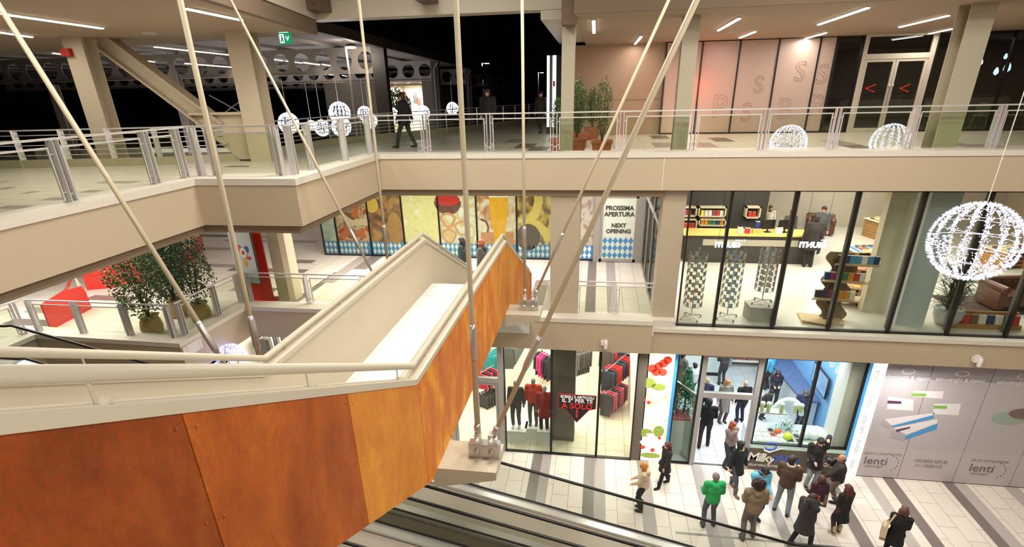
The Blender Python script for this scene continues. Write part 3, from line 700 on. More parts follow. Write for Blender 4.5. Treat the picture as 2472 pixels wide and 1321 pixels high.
# ---------------- shoppers on the ground floor
def P(foot, head, face, label, z=G, hmin=1.5, hmax=1.9, **k):
    H = max(hmin, min(hmax, hgt(foot, head, z))); return person(at_feet(foot[0], foot[1], z), H, face, label, **k)
P((1548,1232), (1563,1118), 78, 'blonde woman in a cream quilted jacket and dark trousers standing behind the walkway handrail', top=(206,190,160), legs=(36,32,34), shoes=(26,22,22), hair=(196,128,62), style='bob', fem=True, hands=[(-.12,.28,1.0),(.14,.28,1.02)], bulk=1.05, headdown=.3, hood=(200,184,156), boots=True)
P((1603,1172), (1612,1072), 118, 'woman with long auburn hair in a black coat striding past the poster', top=(42,38,38), legs=(30,28,30), shoes=(24,20,20), hair=(84,34,24), style='long', fem=True, toplen=.62, feet=[(-.1,.28),(.1,-.22)], hands=[(-.22,.2,.9),(.25,-.1,.75)], boots=True, extra=bag_shoulder('black handbag carried by the woman in the black coat', (28,26,28), 1, .3, .22, .85))
P((1710,1272), (1722,1142), 6, 'man in a bright green padded jacket and grey beanie seen from behind', top=(44,164,92), legs=(84,86,98), shoes=(60,58,62), hair=(132,122,116), style='beanie', bulk=1.12, hands=[(-.2,.25,1.08),(.22,.26,1.06)], hood=(48,172,98), feet=[(-.15,-.02),(.14,.04)])
def cup(t, s, nk, ARM, LEG, hd, R, c=(240,238,230)):
    w = ARM[1][2]; M = Matrix.Translation(t.location) @ Matrix.Rotation(t.rotation_euler.z, 4, 'Z')
    o = MB().lathe([(.028, 0), (.034, .07), (.036, .075)], 12).build('paper_cup', mat('paper_cup_white', (240,238,230), .6)); tag(o, 'white paper cup held by ' + t['label'][:48].rsplit(' ', 1)[0], 'cup'); o.matrix_world = M @ Matrix.Translation(w+Vector((0, .07, .0))*s)
P((1768,1182), (1786,1062), -158, 'dark haired woman in open black coat, grey jeans and tan boots walking toward the walkway', top=(28,34,36), legs=(82,84,96), shoes=(120,92,70), hair=(26,20,20), style='bob', fem=True, toplen=.66, feet=[(-.08,-.2),(.09,.26)], boots=True, headturn=50, collar=(196,180,150))
P((1752,1126), (1768,1016), 205, 'red haired woman in a grey sweater eating at the shop doorway', top=(122,112,108), legs=(46,50,62), shoes=(40,30,28), hair=(134,62,34), style='long', fem=True, hands=[(-.2,.1,.98),(.06,.2,1.42)], headturn=20)
P((1816,1252), (1836,1117), 196, 'man in a light blue jacket with navy collar looking down, behind the curly haired person', top=(104,190,224), legs=(34,38,58), shoes=(40,36,40), hair=(30,22,24), style='short', headdown=.9, hands=[(-.1,.3,1.05),(.1,.3,1.03)], collar=(44,54,88), bulk=1.08, extra=cup)
P((1805,1302), (1822,1157), 4, 'person with a round dark afro and olive brown jacket seen from behind', top=(138,120,96), legs=(112,106,102), shoes=(84,78,74), hair=(40,22,20), style='afro', hands=[(-.16,.26,1.06),(.2,.22,1.04)], hood=(130,112,90), bulk=1.15, feet=[(-.14,-.05),(.13,.08)])
P((1885,1240), (1914,1101), -28, 'man in a brown leather jacket and light grey jeans, white collar trim', top=(84,62,48), legs=(136,142,150), shoes=(30,28,30), hair=(52,38,32), style='short', hands=[(-.2,.2,.95),(.16,.24,1.25)], feet=[(-.17,.05),(.14,-.03)], collar=(214,208,200), bulk=1.1, headturn=-25)
P((1952,1175), (1972,1050), 176, 'dark haired man in a black fur-hooded parka with one hand at his head', top=(30,28,30), legs=(134,140,148), shoes=(40,36,36), hair=(28,20,18), style='short', toplen=.74, hands=[(-.16,.10,1.72),(.12,.24,1.06)], hood=(196,176,140), bulk=1.12, headdown=.5)
def helmet(t, s, nk, ARM, LEG, hd, R):
    w = ARM[1][1].lerp(ARM[1][2], .5); M = Matrix.Translation(t.location) @ Matrix.Rotation(t.rotation_euler.z, 4, 'Z')
    o = MB().ball((0,0,0), .14, 16, 12, (.95, 1.15, 1)).build('motorcycle_helmet', mat('helmet_black', (44,38,36), .2), smooth=True); MB().ball((0,.03,.0), .14, 14, 8, (.8, 1.0, .35)).build('visor', mat('visor_grey', (120,116,112), .15), o, smooth=True)
    tag(o, 'dark motorcycle helmet hooked on the arm of the balding man', 'helmet'); o.matrix_world = M @ Matrix.Translation(w+Vector((.05, .12, .08)))
P((2010,1222), (2040,1098), 72, 'balding man in a black leather jacket with striped sleeve holding a helmet', top=(48,40,36), legs=(112,98,88), shoes=(34,28,26), hair=(58,40,34), style='bald', skin=1, hands=[(-.2,.38,1.0),(.22,.2,1.2)], bulk=1.08, feet=[(-.12,.22),(.12,-.08)], extra=helmet)
P((1958,1262), (1972,1150), 10, 'woman in a maroon jacket with chestnut hair, half hidden by the dark parka', top=(60,26,42), legs=(40,36,48), shoes=(34,28,30), hair=(82,48,34), style='bob', fem=True, hands=[(-.2,.22,1.05),(.22,.2,1.0)], bulk=1.1)
def phone(t, s, nk, ARM, LEG, hd, R):
    w = ARM[1][2]; M = Matrix.Translation(t.location) @ Matrix.Rotation(t.rotation_euler.z, 4, 'Z')
    o = MB().box(-.006, .006, -.035, .035, -.07, .07).build('mobile_phone', mat('phone_red', (170, 34, 40), .3)); tag(o, 'small red phone held to the ear of the person in the long dark parka', 'phone'); o.matrix_world = M @ Matrix.Translation(w+Vector((-.03, .02, .1))*s)
P((1930,1322), (1950,1190), -62, 'person in a long charcoal parka phoning near the walkway handrail', top=(56,52,54), legs=(36,34,38), shoes=(62,58,58), hair=(66,44,34), style='bob', toplen=.58, hands=[(-.2,.1,.9),(.14,.08,1.56)], bulk=1.2, hood=(60,54,58), headdown=.4, feet=[(-.16,-.2),(.12,.2)], extra=phone)
P((2018,1290), (2036,1166), 22, 'long haired girl in black jacket, black skirt and cream boots', top=(34,30,32), legs=(74,44,48), shoes=(200,180,150), hair=(86,40,34), style='long', fem=True, skirt=(22,20,22), hands=[(-.12,.26,1.1),(.14,.26,1.1)], boots=True, bulk=1.05)
P((2142,1352), (2166,1218), -28, 'person in a black coat with brown hair and tan shoulder bag at the lower edge', top=(20,18,20), legs=(24,20,24), shoes=(40,30,30), hair=(92,60,46), style='bob', fem=True, toplen=.6, hands=[(-.1,.26,1.0),(.16,.26,1.0)], extra=bag_shoulder('tan cloth shoulder bag carried over the black coat', (196,172,142), -1, .5, .4, .72), bulk=1.05)
# ---------------- inside the yogurt shop
P((1697,1080), (1716,962), -8, 'man in a black jacket and dark trousers entering the yogurt shop doorway', top=(26,22,24), legs=(52,34,34), shoes=(30,24,24), hair=(40,30,26), style='short', hands=[(-.15,.22,1.0),(.2,.25,1.05)], feet=[(-.13,-.1),(.13,.1)], bulk=1.1)
P((1741,1018), (1745,913), 188, 'blonde woman in a knee length grey coat inside the yogurt shop', top=(128,120,114), legs=(84,66,66), shoes=(70,48,44), hair=(190,128,86), style='long', fem=True, toplen=.5, headturn=20, collar=(206,200,170))
P((1785,1020), (1793,918), 12, 'bald man in a black sweater seen from behind inside the yogurt shop', top=(28,22,22), legs=(34,32,52), shoes=(30,26,26), hair=(196,160,140), style=None, hands=[(-.28,.0,.82),(.2,.16,.95)])
P((1697,1006), (1700,910), 150, 'greying man in a navy jacket just inside the yogurt shop', top=(48,50,92), legs=(40,40,46), hair=(96,84,78), style='bald', hands=[(-.2,.2,1.0),(.2,.3,1.05)])
P((1741,930), (1744,862), 10, 'customer in a dark jacket leaning over the white counter at the back', top=(52,48,50), legs=(60,54,54), hair=(40,32,30), lean=.22, hands=[(-.1,.45,1.1),(.14,.45,1.1)], headdown=.5)
P((1638,950), (1650,850), -60, 'customer in a grey coat and ochre trousers by the shop entrance', top=(112,106,98), legs=(166,118,66), shoes=(176,142,60), hair=(60,50,44), toplen=.62, hands=[(-.2,.2,1.0),(.2,.3,1.1)])
P((1862,982), (1862,905), 170, 'woman with a red scarf and dark jacket eating at the blue counter', top=(46,44,62), legs=(56,52,58), hair=(52,38,38), style='bob', fem=True, collar=(186,48,56), hands=[(-.1,.26,1.12),(.1,.26,1.1)], headdown=.6)
P((1850,940), (1858,882), 40, 'person in a sky blue jacket at the far end of the blue counter', top=(92,176,214), legs=(60,56,60), hair=(70,60,50))
P((1836,1010), (1838,952), 215, 'dark haired person in a grey brown coat bending beside the display', top=(70,64,60), legs=(44,42,44), hair=(30,26,26), hmin=1.25, lean=.2, headdown=.8, toplen=.6)
P((1925,1030), (1928,975), 180, 'shop assistant with short brown hair behind the display counter', top=(60,60,96), legs=(50,50,60), hair=(100,90,66), hmin=1.45, headdown=.5)
P((1668,965), (1676,878), 20, 'person in a white apron jacket beside the counter gate', top=(222,220,224), legs=(60,50,60), hair=(40,30,30))
# ---------------- lower gallery, upper floor
P((1122,690), (1118,572), 82, 'woman with long black hair in a dark teal jacket walking past the food murals', z=L1, top=(40,58,58), legs=(40,34,38), hair=(24,18,20), style='long', fem=True, bulk=1.05)
P((1168,700), (1164,577), 80, 'woman with reddish bobbed hair in a grey jacket walking past the beer mural', z=L1, top=(84,78,74), legs=(44,38,40), hair=(140,70,36), style='bob', fem=True, bulk=1.12, hood=(50,46,46))
P((985,358), (982,230), 88, 'man in a dark coat walking along the upper terrace', z=L2, hmin=1.66, top=(24,20,28), legs=(44,50,48), hair=(60,30,22), toplen=.78, feet=[(-.08,.34),(.09,-.26)], hands=[(-.2,.18,.92),(.24,-.2,.86)], bulk=1.12)
P((1181,350), (1182,213), 172, 'man in a dark jacket and jeans standing on the upper terrace facing the atrium', z=L2, hmin=1.7, top=(24,22,26), legs=(70,76,92), shoes=(190,190,186), hair=(40,28,24), hands=[(-.2,.12,.95),(.2,.12,.95)], bulk=1.15, skin=1)
P((1306,322), (1306,232), 160, 'person in dark clothes walking in the shade beside the lit totem', z=L2, hmin=1.6, top=(58,50,44), legs=(48,38,34), hair=(30,24,22), feet=[(-.12,.24),(.12,-.2)])
# ================================================================ shops
YF = 14.02
def fX(px, py, Y=YF): return ony(px, py, Y).x
def room(x0, x1, y0, y1, z0, z1, fm, wm, cm=None, left=True, right=True, back=True, ym=None):
    struct(MB().box(x0, x1, y0, y1, z0-.05, z0).build('floor', fm))
    if back: struct(MB().box(x0, x1, y1, y1+.1, z0, z1).build('wall_back', wm))
    if left: struct(MB().box(x0-.08, x0, y0, y1, z0, z1).build('wall_left', wm))
    if right: struct(MB().box(x1, x1+.08, y0, y1, z0, z1).build('wall_right', ym or wm))
    struct(MB().box(x0, x1, y0+.1, y1, z1-.06, z1).build('ceiling', cm or wm))
def pane(name, x0, x1, z0, z1, label_parent=None, m=SGLASS, y=YF, fr=.035, frm=BLACK):
    """window pane with its frame: structure"""
    g = MB().box(x0+fr, x1-fr, y-.006, y+.006, z0+fr, z1-fr).build(name, m); struct(g)
    f = MB().box(x0, x0+fr, y-.05, y+.05, z0, z1).box(x1-fr, x1, y-.05, y+.05, z0, z1).box(x0, x1, y-.05, y+.05, z0, z0+fr).box(x0, x1, y-.05, y+.05, z1-fr, z1)
    f.build('window_frame', frm, g); return g
ZT = -6.70
# ---------------- clothing shop
FA = floormat('shop_floor_cream', [], base=(232, 222, 198), tile=(.6, .6)); SW = mat('shop_wall_white', (240, 236, 226), .7, var=.01)
room(-11.5, 1.42, 14.1, 20.6, G+.01, -6.62, FA, SW)
for x in (-9, -5.6, -2.2, .4): area('clothing_shop_light', (x, 17.2, -6.75), 2.2, 240, (1, .96, .88), sy=4)
xp = [fX(1222,1087), fX(1330,1097), fX(1438,1107), fX(1522,1112)]
for i in range(3): pane('window_%d' % (i+1), xp[i], xp[i+1], G, ZT)
pane('window_4', -5.9, -4.45, G, ZT); pane('window_5', -7.4, -5.9, G, ZT); pane('window_6', -8.9, -7.4, G, ZT)
DG = mat('grey_aluminium', (168, 164, 160), .4, metal=.35, var=.04)
def door(name, x0, x1, z0, zh, z1, leafs=1, y=YF, m=DG, glass=SGLASS, fw=.11, opened=False):
    t = MB().box(x0, x0+fw, y-.06, y+.06, z0, z1).box(x1-fw, x1, y-.06, y+.06, z0, z1).box(x0+fw, x1-fw, y-.06, y+.06, zh, zh+.16).box(x0+fw, x1-fw, y-.06, y+.06, z1-.06, z1).build(name, m); struct(t)
    MB().box(x0+fw, x1-fw, y-.006, y+.006, zh+.16, z1-.06).build('transom_glass', glass, t)
    if not opened:
        w_ = (x1-x0-2*fw)/leafs
        for i in range(leafs):
            a = x0+fw+i*w_; b = a+w_
            l = MB().box(a+.005, a+.09, y-.03, y+.03, z0+.01, zh).box(b-.09, b-.005, y-.03, y+.03, z0+.01, zh).box(a+.09, b-.09, y-.03, y+.03, z0+.01, z0+.14).box(a+.09, b-.09, y-.03, y+.03, zh-.09, zh).build('door_leaf', m, t)
            MB().box(a+.09, b-.09, y-.006, y+.006, z0+.14, zh-.09).build('leaf_glass', glass, l)
            hx = b-.05 if i == 0 and leafs == 2 else a+.05; MB().tube([(hx, y-.05, z0+.8), (hx, y-.09, z0+.85), (hx, y-.09, z0+1.5), (hx, y-.05, z0+1.55)], .015, 6).build('pull_handle', BRUSH, l)
    return t
door('door_1', xp[0]-1.75, xp[0]-.02, G, G+2.45, ZT, 2, fw=.16)
struct(MB().box(xp[3], xp[3]+.25, YF-.03, YF+.4, G, ZT).build('trim_15', mat('brown_grey_pilaster', (112, 102, 92), .6)))
struct(MB().box(xp[3]+.25, xp[3]+.52, YF+.03, YF+.4, G, ZT).build('trim_16', mat('black_pilaster', (28, 24, 22), .25)))
# pillar inside
p0 = ony(1345, 1085, 14.9)
t = thing('shop_pillar', 'dark grey pillar standing behind the clothing shop glass', 'pillar', (fX(1360,1000,15.0), 15.1, G+.01)); MB().box(-.36, .36, -.35, .35, 0, 3.7).build('shaft', mat('pillar_grey', (112, 104, 94), .5, var=.05), t); MB().box(-.37, .37, -.36, .36, 0, .12).build('skirting', mat('pillar_skirting', (84, 78, 72), .5), t)
def garment(mb, c, yaw, w=.46, L=.8, th=.05, sleeves=True):
    M = Matrix.Translation(c) @ Matrix.Rotation(yaw, 4, 'Z')
    prof = [(-w*.36, -L), (w*.36, -L), (w*.42, -.25), (w*.5, -.06), (w*.16, 0), (-w*.16, 0), (-w*.5, -.06), (-w*.42, -.25)]
    n = len(prof); vs = [M @ Vector((p, -th/2*(1+.5*math.sin(i*2.1)), q)) for i, (p, q) in enumerate(prof)]+[M @ Vector((p, th/2*(1+.5*math.sin(i*1.7)), q)) for i, (p, q) in enumerate(prof)]
    mb.add(vs, [tuple(range(n)), tuple(range(2*n-1, n-1, -1))]+[(i, i+n, (i+1) % n+n, (i+1) % n) for i in range(n)])
    if sleeves:
        for s in (-1, 1):
            a = M @ Vector((s*w*.47, 0, -.07)); b = M @ Vector((s*w*.52, .02, -.62)); mb.cap(a, .055, b, .04, 6)
_gm = {}
def hang_row(P0, P1, n, cols, labels, group, L=.8, w=.46, rail=True, cat='garment', th=.045):
    P0 = Vector(P0); P1 = Vector(P1); d = P1-P0; yaw = math.atan2(d.y, d.x)+PI/2+.25
    t = thing('wall_rail', 'chrome clothes rail carrying '+group, 'clothes rail', P0); 
    MB().tube([(0,0,.06), d+Vector((0,0,.06))], .012, 6).build('bar', BRUSH, t); MB().tube([(0,0,.06), (0,.12,.06)], .01, 6).build('arm', BRUSH, t); MB().tube([d+Vector((0,0,.06)), d+Vector((0,.12,.06))], .01, 6).build('arm', BRUSH, t)
    for i in range(n):
        c = cols[i % len(cols)]; k = (c, L, w)
        if k not in _gm:
            g = MB(); garment(g, (0,0,0), 0, w, L, th); o = g.build('garment', cloth(c)); h = MB().tube([(0,0,-.0),(0,0,.05),(.02,0,.07)], .006, 5); 
            h.build('hanger_hook', BRUSH, o); _gm[k] = o
        else: o = copy_tree(_gm[k])
        o.location = P0+d*((i+.5)/n); o.rotation_euler = (0, 0, yaw); tag(o, labels[i % len(labels)], cat, group)
def rowpx(px0, px1, py, Y0, Y1, n, cols, labels, group, **k):
    a = ony(px0, py, Y0); b = ony(px1, py, Y1); b.z = a.z; hang_row(a, b, n, cols, labels, group, **k)
rowpx(1226, 1250, 842, 17.2, 18.6, 8, [(98,98,98),(112,110,108)], ['charcoal grey coat hanging in the row nearest the shop door'], 'grey coats hung by the shop door', L=.85)
rowpx(1296, 1330, 848, 18.8, 18.2, 5, [(58,62,60),(236,70,150),(226,60,140),(60,40,60),(40,40,44)], ['dark coat at the left of the pink top row', 'bright pink top hanging left of the dark pillar', 'second pink top hanging left of the dark pillar', 'plum coloured coat right of the pink tops','black coat right of the pink tops'], 'tops hung left of the dark pillar', L=.95)
rowpx(1384, 1418, 850, 17.6, 18.0, 6, [(104,98,92),(92,86,80)], ['grey brown shirt hanging right of the dark pillar'], 'shirts hung right of the dark pillar', L=.95)
rowpx(1462, 1518, 850, 17.4, 19.4, 9, [(92,80,74),(200,60,50),(66,76,100),(70,80,104),(120,126,140)], ['brown coat in the top row at the right of the shop','red top in the top row at the right of the shop','slate blue coat in the top row at the right','blue grey coat in the top row at the right','pale grey coat in the top row at the right'], 'top row of coats at the right of the clothing shop', L=.75)
rowpx(1462, 1515, 900, 16.6, 18.2, 9, [(60,66,78),(56,62,74),(206,48,56),(216,56,66)], ['dark blue jacket in the middle row','navy jacket in the middle row','crimson jacket in the middle row','bright red jacket in the middle row'], 'middle row of jackets at the right of the clothing shop', L=.8)
rowpx(1460, 1500, 955, 16.2, 17.2, 8, [(72,68,74),(206,84,110),(214,96,120)], ['grey jacket in the lowest row','rose pink jacket in the lowest row','light rose jacket in the lowest row'], 'lowest row of jackets at the right of the clothing shop', L=.85)
rowpx(1176, 1200, 862, 17.8, 18.6, 5, [(60,168,176),(74,180,186)], ['teal padded jacket hanging above the shop door'], 'teal jackets seen above the shop door', L=.8)
rowpx(1158, 1190, 905, 16.6, 17.2, 5, [(214,54,84),(60,50,52)], ['raspberry jacket behind the shop door transom','dark jacket behind the shop door transom'], 'jackets seen through the shop door', L=.6)
rowpx(1160, 1200, 955, 16.4, 17.0, 6, [(70,66,64)], ['dark grey jacket on the low rack behind the shop door'], 'dark jackets on the low rack', L=.7)
rowpx(628, 680, 822, 15.2, 16.6, 8, [(120,116,112),(226,220,210),(90,88,90)], ['grey jacket in the far left window','white blouse in the far left window','charcoal jacket in the far left window'], 'clothes in the far left window', L=.9)
def plinth(px, py, w, h, Y, label):
    p = onz(px, py, G); t = thing('display_plinth', label, 'plinth', (p.x, Y, G+.01), .05)
    MB().box(-w/2, w/2, -w/2, w/2, 0, h).build('box', mat('plinth_white', (236,238,232), .5), t); MB().box(-w/2-.01, w/2+.01, -w/2-.01, w/2+.01, h, h+.02).build('lid', WHITE, t)
for px, Y, w, h, l in ((1250, 14.75, .62, .42, 'white display plinth under the first mannequin'), (1292, 14.95, .6, .42, 'white display plinth under the red jacketed mannequins'), (1315, 14.6, .42, .5, 'small white display plinth beside the pillar')):
    x = ony(px, 1060, Y).x; t = thing('display_plinth', l, 'plinth', (x, Y, G+.01)); MB().box(-w/2, w/2, -w/2, w/2, 0, h).build('box', mat('plinth_white', (236,238,232), .5), t); MB().box(-w/2-.01, w/2+.01, -w/2-.01, w/2+.01, h, h+.02).build('lid', WHITE, t)
def mann(px, Y, h, label, **k): return person((ony(px, 1040, Y).x, Y, G+.45), h, k.pop('face', 180), label, mann=True, **k)
mann(1247, 14.75, 1.72, 'mannequin in a grey jacket over red shirt and dark trousers', top=(66,62,66), legs=(66,62,60), shoes=(210,206,200), hands=[(-.26,.02,.85),(.26,.02,.85)], collar=(150,44,56))
mann(1288, 14.95, 1.72, 'mannequin in an orange red down jacket and grey trousers', top=(206,62,46), legs=(88,82,80), shoes=(70,66,64), hands=[(-.3,.02,.85),(.28,.02,.85)], bulk=1.15, collar=(170,40,36))
mann(1314, 14.6, 1.66, 'mannequin in a dark red coat beside the grey pillar', top=(150,34,40), legs=(60,56,58), shoes=(60,56,58), toplen=.6, bulk=1.05)
# promotional sign in the window
q = ony(1393, 985, YF-.03); t = thing('promotion_sign', 'black arrow shaped promotion sign with red and white lettering on the shop glass', 'sign', (q.x, YF-.03, q.z))
RED = mat('print_red', (226, 40, 48), .5); WH = mat('print_white', (240, 238, 236), .5)
MB().prism([(-.56,-.0),(-.36,-.06),(0,-.52),(.36,-.06),(.56,0),(.56,.46),(-.56,.46)], 'Y', -.012, .0).build('board', mat('print_red_edge', (190,40,50), .5), t)
MB().prism([(-.54,.01),(-.35,-.04),(0,-.49),(.35,-.04),(.54,.01),(.54,.44),(-.54,.44)], 'Y', -.018, -.012).build('face', mat('print_black', (30,22,24), .5), t)
for s_, sz, z, m_ in (('SCEGLI 2 ARTICOLI', .115, .375, WH), ('IL 3° PER TE', .175, .245, WH), ('A SOLO', .26, .06, RED), ('1', .38, -.2, RED)): text(s_, 'lettering', sz, (0, -.02, z), (1,0,0), (0,0,1), m_, t, bold=.004)

# ---------------- lit poster and yogurt shop
xa, xb_, xc_ = fX(1545,1115), fX(1601,1117), fX(1608,1117)
def foodmat(name, cols, scale, seed):
    m = bpy.data.materials.new(name); m.use_nodes = True; nt = m.node_tree; N = nt.nodes; L = nt.links; b = N['Principled BSDF']
    tc = N.new('ShaderNodeTexCoord'); mp = N.new('ShaderNodeMapping'); mp.inputs['Location'].default_value = (seed*3.1, seed*1.7, seed); L.new(tc.outputs['Object'], mp.inputs[0])
    n1 = N.new('ShaderNodeTexNoise'); n1.inputs['Scale'].default_value = scale; n1.inputs['Detail'].default_value = 3.5; n1.inputs['Distortion'].default_value = 1.4; L.new(mp.outputs[0], n1.inputs['Vector'])
    cr = N.new('ShaderNodeValToRGB'); cr.color_ramp.interpolation = 'LINEAR'; E = cr.color_ramp.elements
    k = len(cols)
    E[0].position = .3; E[0].color = srgb(cols[0]); E[1].position = .7; E[1].color = srgb(cols[-1])
    for i in range(1, k-1): e = E.new(.3+.4*i/(k-1)); e.color = srgb(cols[i])
    L.new(n1.outputs['Fac'], cr.inputs[0]); L.new(cr.outputs[0], b.inputs['Base Color']); b.inputs['Roughness'].default_value = .25; b.inputs['Specular IOR Level'].default_value = .4; return m, cr, b
t = thing('lit_poster', 'backlit food poster with tomatoes and salads beside the dark pilaster', 'poster', (0, 0, 0))
pm_, cr_, b_ = foodmat('poster_print', [(150,170,90),(236,240,220),(250,250,244),(240,236,200),(180,196,110)], 1.3, 2)
nt = pm_.node_tree; nt.links.new(cr_.outputs[0], b_.inputs['Emission Color']); b_.inputs['Emission Strength'].default_value = .9
MB().box(xa, xb_, YF-.02, YF+.1, G+.02, ZT).build('light_panel', pm_, t)
TOM = mat('tomato_print', (216, 72, 54), .4, emit=.4, var=.25, scale=12); 
def flat_disc(mb, x, y, z, rx, rz, n=18): return mb.prism([(x+rx*math.cos(2*PI*i/n), z+rz*math.sin(2*PI*i/n)) for i in range(n)], 'Y', y, y+.004)
tm = MB()
for px, py, r in ((1575,890,.13),(1590,884,.12),(1602,878,.13),(1612,870,.12),(1584,899,.12),(1600,899,.12),(1556,965,.05),(1566,972,.06),(1552,1080,.07),(1575,1087,.07),(1592,1058,.05)): P_ = ony(px, py, YF-.024); flat_disc(MB(), P_.x, YF-.026, P_.z, r, r).build('tomato_picture', TOM, t)
gm = MB()
for px, py, rx, rz in ((1566,925,.2,.16),(1590,935,.2,.12),(1558,1045,.22,.14),(1590,1042,.16,.2),(1570,1100,.3,.1)): P_ = ony(px, py, YF-.024); flat_disc(MB(), P_.x, YF-.0245, P_.z, rx, rz).build('salad_picture', mat('salad_print', (150,168,76), .4, emit=.4, var=.5, scale=14), t)
wm_ = MB()
for px, py, rx, rz in ((1560,1068,.2,.09),(1590,1078,.17,.07),(1570,1050,.12,.05)): P_ = ony(px, py, YF-.024); flat_disc(MB(), P_.x, YF-.030, P_.z, rx, rz).build('plate_picture', mat('plate_print', (248,246,244), .4, emit=.6), t)
BLUE = mat('strip_blue', (64, 150, 214), .5, emit=.35)
struct(MB().box(xb_, xc_, YF-.03, YF+.12, G, ZT).build('trim_17', BLUE))
FM = floormat('shop_floor_grey', [], base=(206, 208, 210), tile=(.5, .5)); MWX = fX(2085, 990); BW = mat('wall_sky_blue', (126, 180, 232), .6, var=.02)
LAV = mat('wall_lavender', (176, 190, 226), .7, var=.02)
room(xc_, MWX-.02, 14.1, 21.6, G+.01, -6.62, FM, LAV, cm=WHITE, ym=BW)
struct(MB().box(xc_-.25, xc_+.0, 14.1, 21.6, G, -6.62).build('wall_side', SW))
for x in (3.0, 5.2, 6.8): area('yogurt_shop_light', (x-.1, 17.0, -6.75), 1.2, 170, (.93, .97, 1), sy=5)
x1_ = fX(1662,1122); x2_ = fX(1800,1130); x3_ = fX(1926,1095); x4_ = fX(2026,1140)
pane('window_7', xc_, x1_, G, ZT)
door('door_2', x1_, x2_-.04, G, G+2.36, ZT, 1, opened=True, fw=.13)
# open leaf folded inwards behind window
t = MB().box(-.03, .03, 0, .09, .01, 2.34).box(-.03, .03, .82, .91, .01, 2.34).box(-.03, .03, .09, .82, .01, .14).box(-.03, .03, .09, .82, 2.24, 2.34).build('door_3', DG); t.location = (x1_+.02, YF+.08, G+.01); t.rotation_euler = (0, 0, .55); struct(t)
MB().box(-.006, .006, .09, .82, .14, 2.24).build('leaf_glass', SGLASS, t); MB().tube([(-.09, .78, .5), (-.09, .78, 1.9)], .016, 8).build('pull_handle', INOX, t)
ZC = ony(1850, 1072, YF).z
pane('window_8', x2_, x3_, ZC, ZT); pane('window_9', x3_, x4_, ZC, ZT)
OL = mat('olive_brown_panel', (92, 80, 66), .5, var=.05)
t = thing('shopfront_panel', 'olive brown panel below the yogurt shop windows bearing the shop name', 'panel', (0, 0, 0))
MB().box(x2_, x4_, YF-.05, YF+.05, G, ZC-.14).build('board', OL, t); MB().box(x2_, x4_, YF-.04, YF+.06, ZC-.14, ZC).build('mint_strip', mat('mint_glass', (196, 226, 216), .2), t)
NB = mat('name_blue', (46, 92, 200), .4); NW = mat('name_white', (236, 232, 226), .4)
pz = ony(1850, 1103, YF); text('Milky', 'lettering', .42, (fX(1803,1103)+.0, YF-.06, pz.z), (1,0,-.02), (.12,0,1), NW, t, align='LEFT', bold=.006, spacing=.86)
text('Way', 'lettering', .42, (fX(1862,1106), YF-.06, pz.z-.02), (1,0,-.02), (.12,0,1), NB, t, align='LEFT', bold=.006, spacing=.9)
sw = MB(); c0 = ony(1858, 1079, YF); pts = []
for i in range(26): a = PI*1.1+i*PI*1.75/25; pts.append((c0.x+.16*math.cos(a), YF-.06, c0.z+.06+.13*math.sin(a)))
sw.tube(pts, .018, 6); sw.build('swirl_mark', NB, t)
sw = MB().tube([(c0.x-.2, YF-.06, c0.z+.02), (c0.x-.14, YF-.06, c0.z-.09), (c0.x, YF-.06, c0.z-.14), (c0.x+.16, YF-.06, c0.z-.06), (c0.x+.38, YF-.06, c0.z+.02)], [.012,.03,.03,.02,.008], 6); sw.build('swirl_mark', NW, t)
text('YOGURTERIA ARTIGIANALE', 'lettering', .1, (fX(1850,1122), YF-.06, ony(1850,1122,YF).z), (1,0,0), (0,0,1), NW, t)
text('PANNA FRESCA', 'lettering', .1, (fX(1998,1123), YF-.06, ony(1998,1123,YF).z), (1,0,0), (0,0,1), NW, t)
x5_ = fX(2033,1143); x6_ = fX(2062,1150)
struct(MB().box(x4_, x5_, YF-.04, YF+.1, G, ZT).build('trim_18', BLUE))
t = thing('lit_sign', 'tall white backlit sign strip with pale lettering beside the optician panels', 'sign', (0, 0, 0))
MB().box(x5_, x6_, YF-.05, YF+.1, G, ZT).build('light_box', mat('lightbox_white', (246, 246, 244), .5, emit=1.1), t)
GR = mat('print_pale_grey', (176, 178, 176), .5)
for z, w_ in ((-7.15, 'yogurt'), (-7.85, 'frutta'), (-8.6, 'latte light'), (-9.35, 'frullati'), (-9.95, 'latte')): text(w_, 'lettering', .17, ((x5_+x6_)/2, YF-.056, z), (0,0,-1), (1,0,0), GR, t)
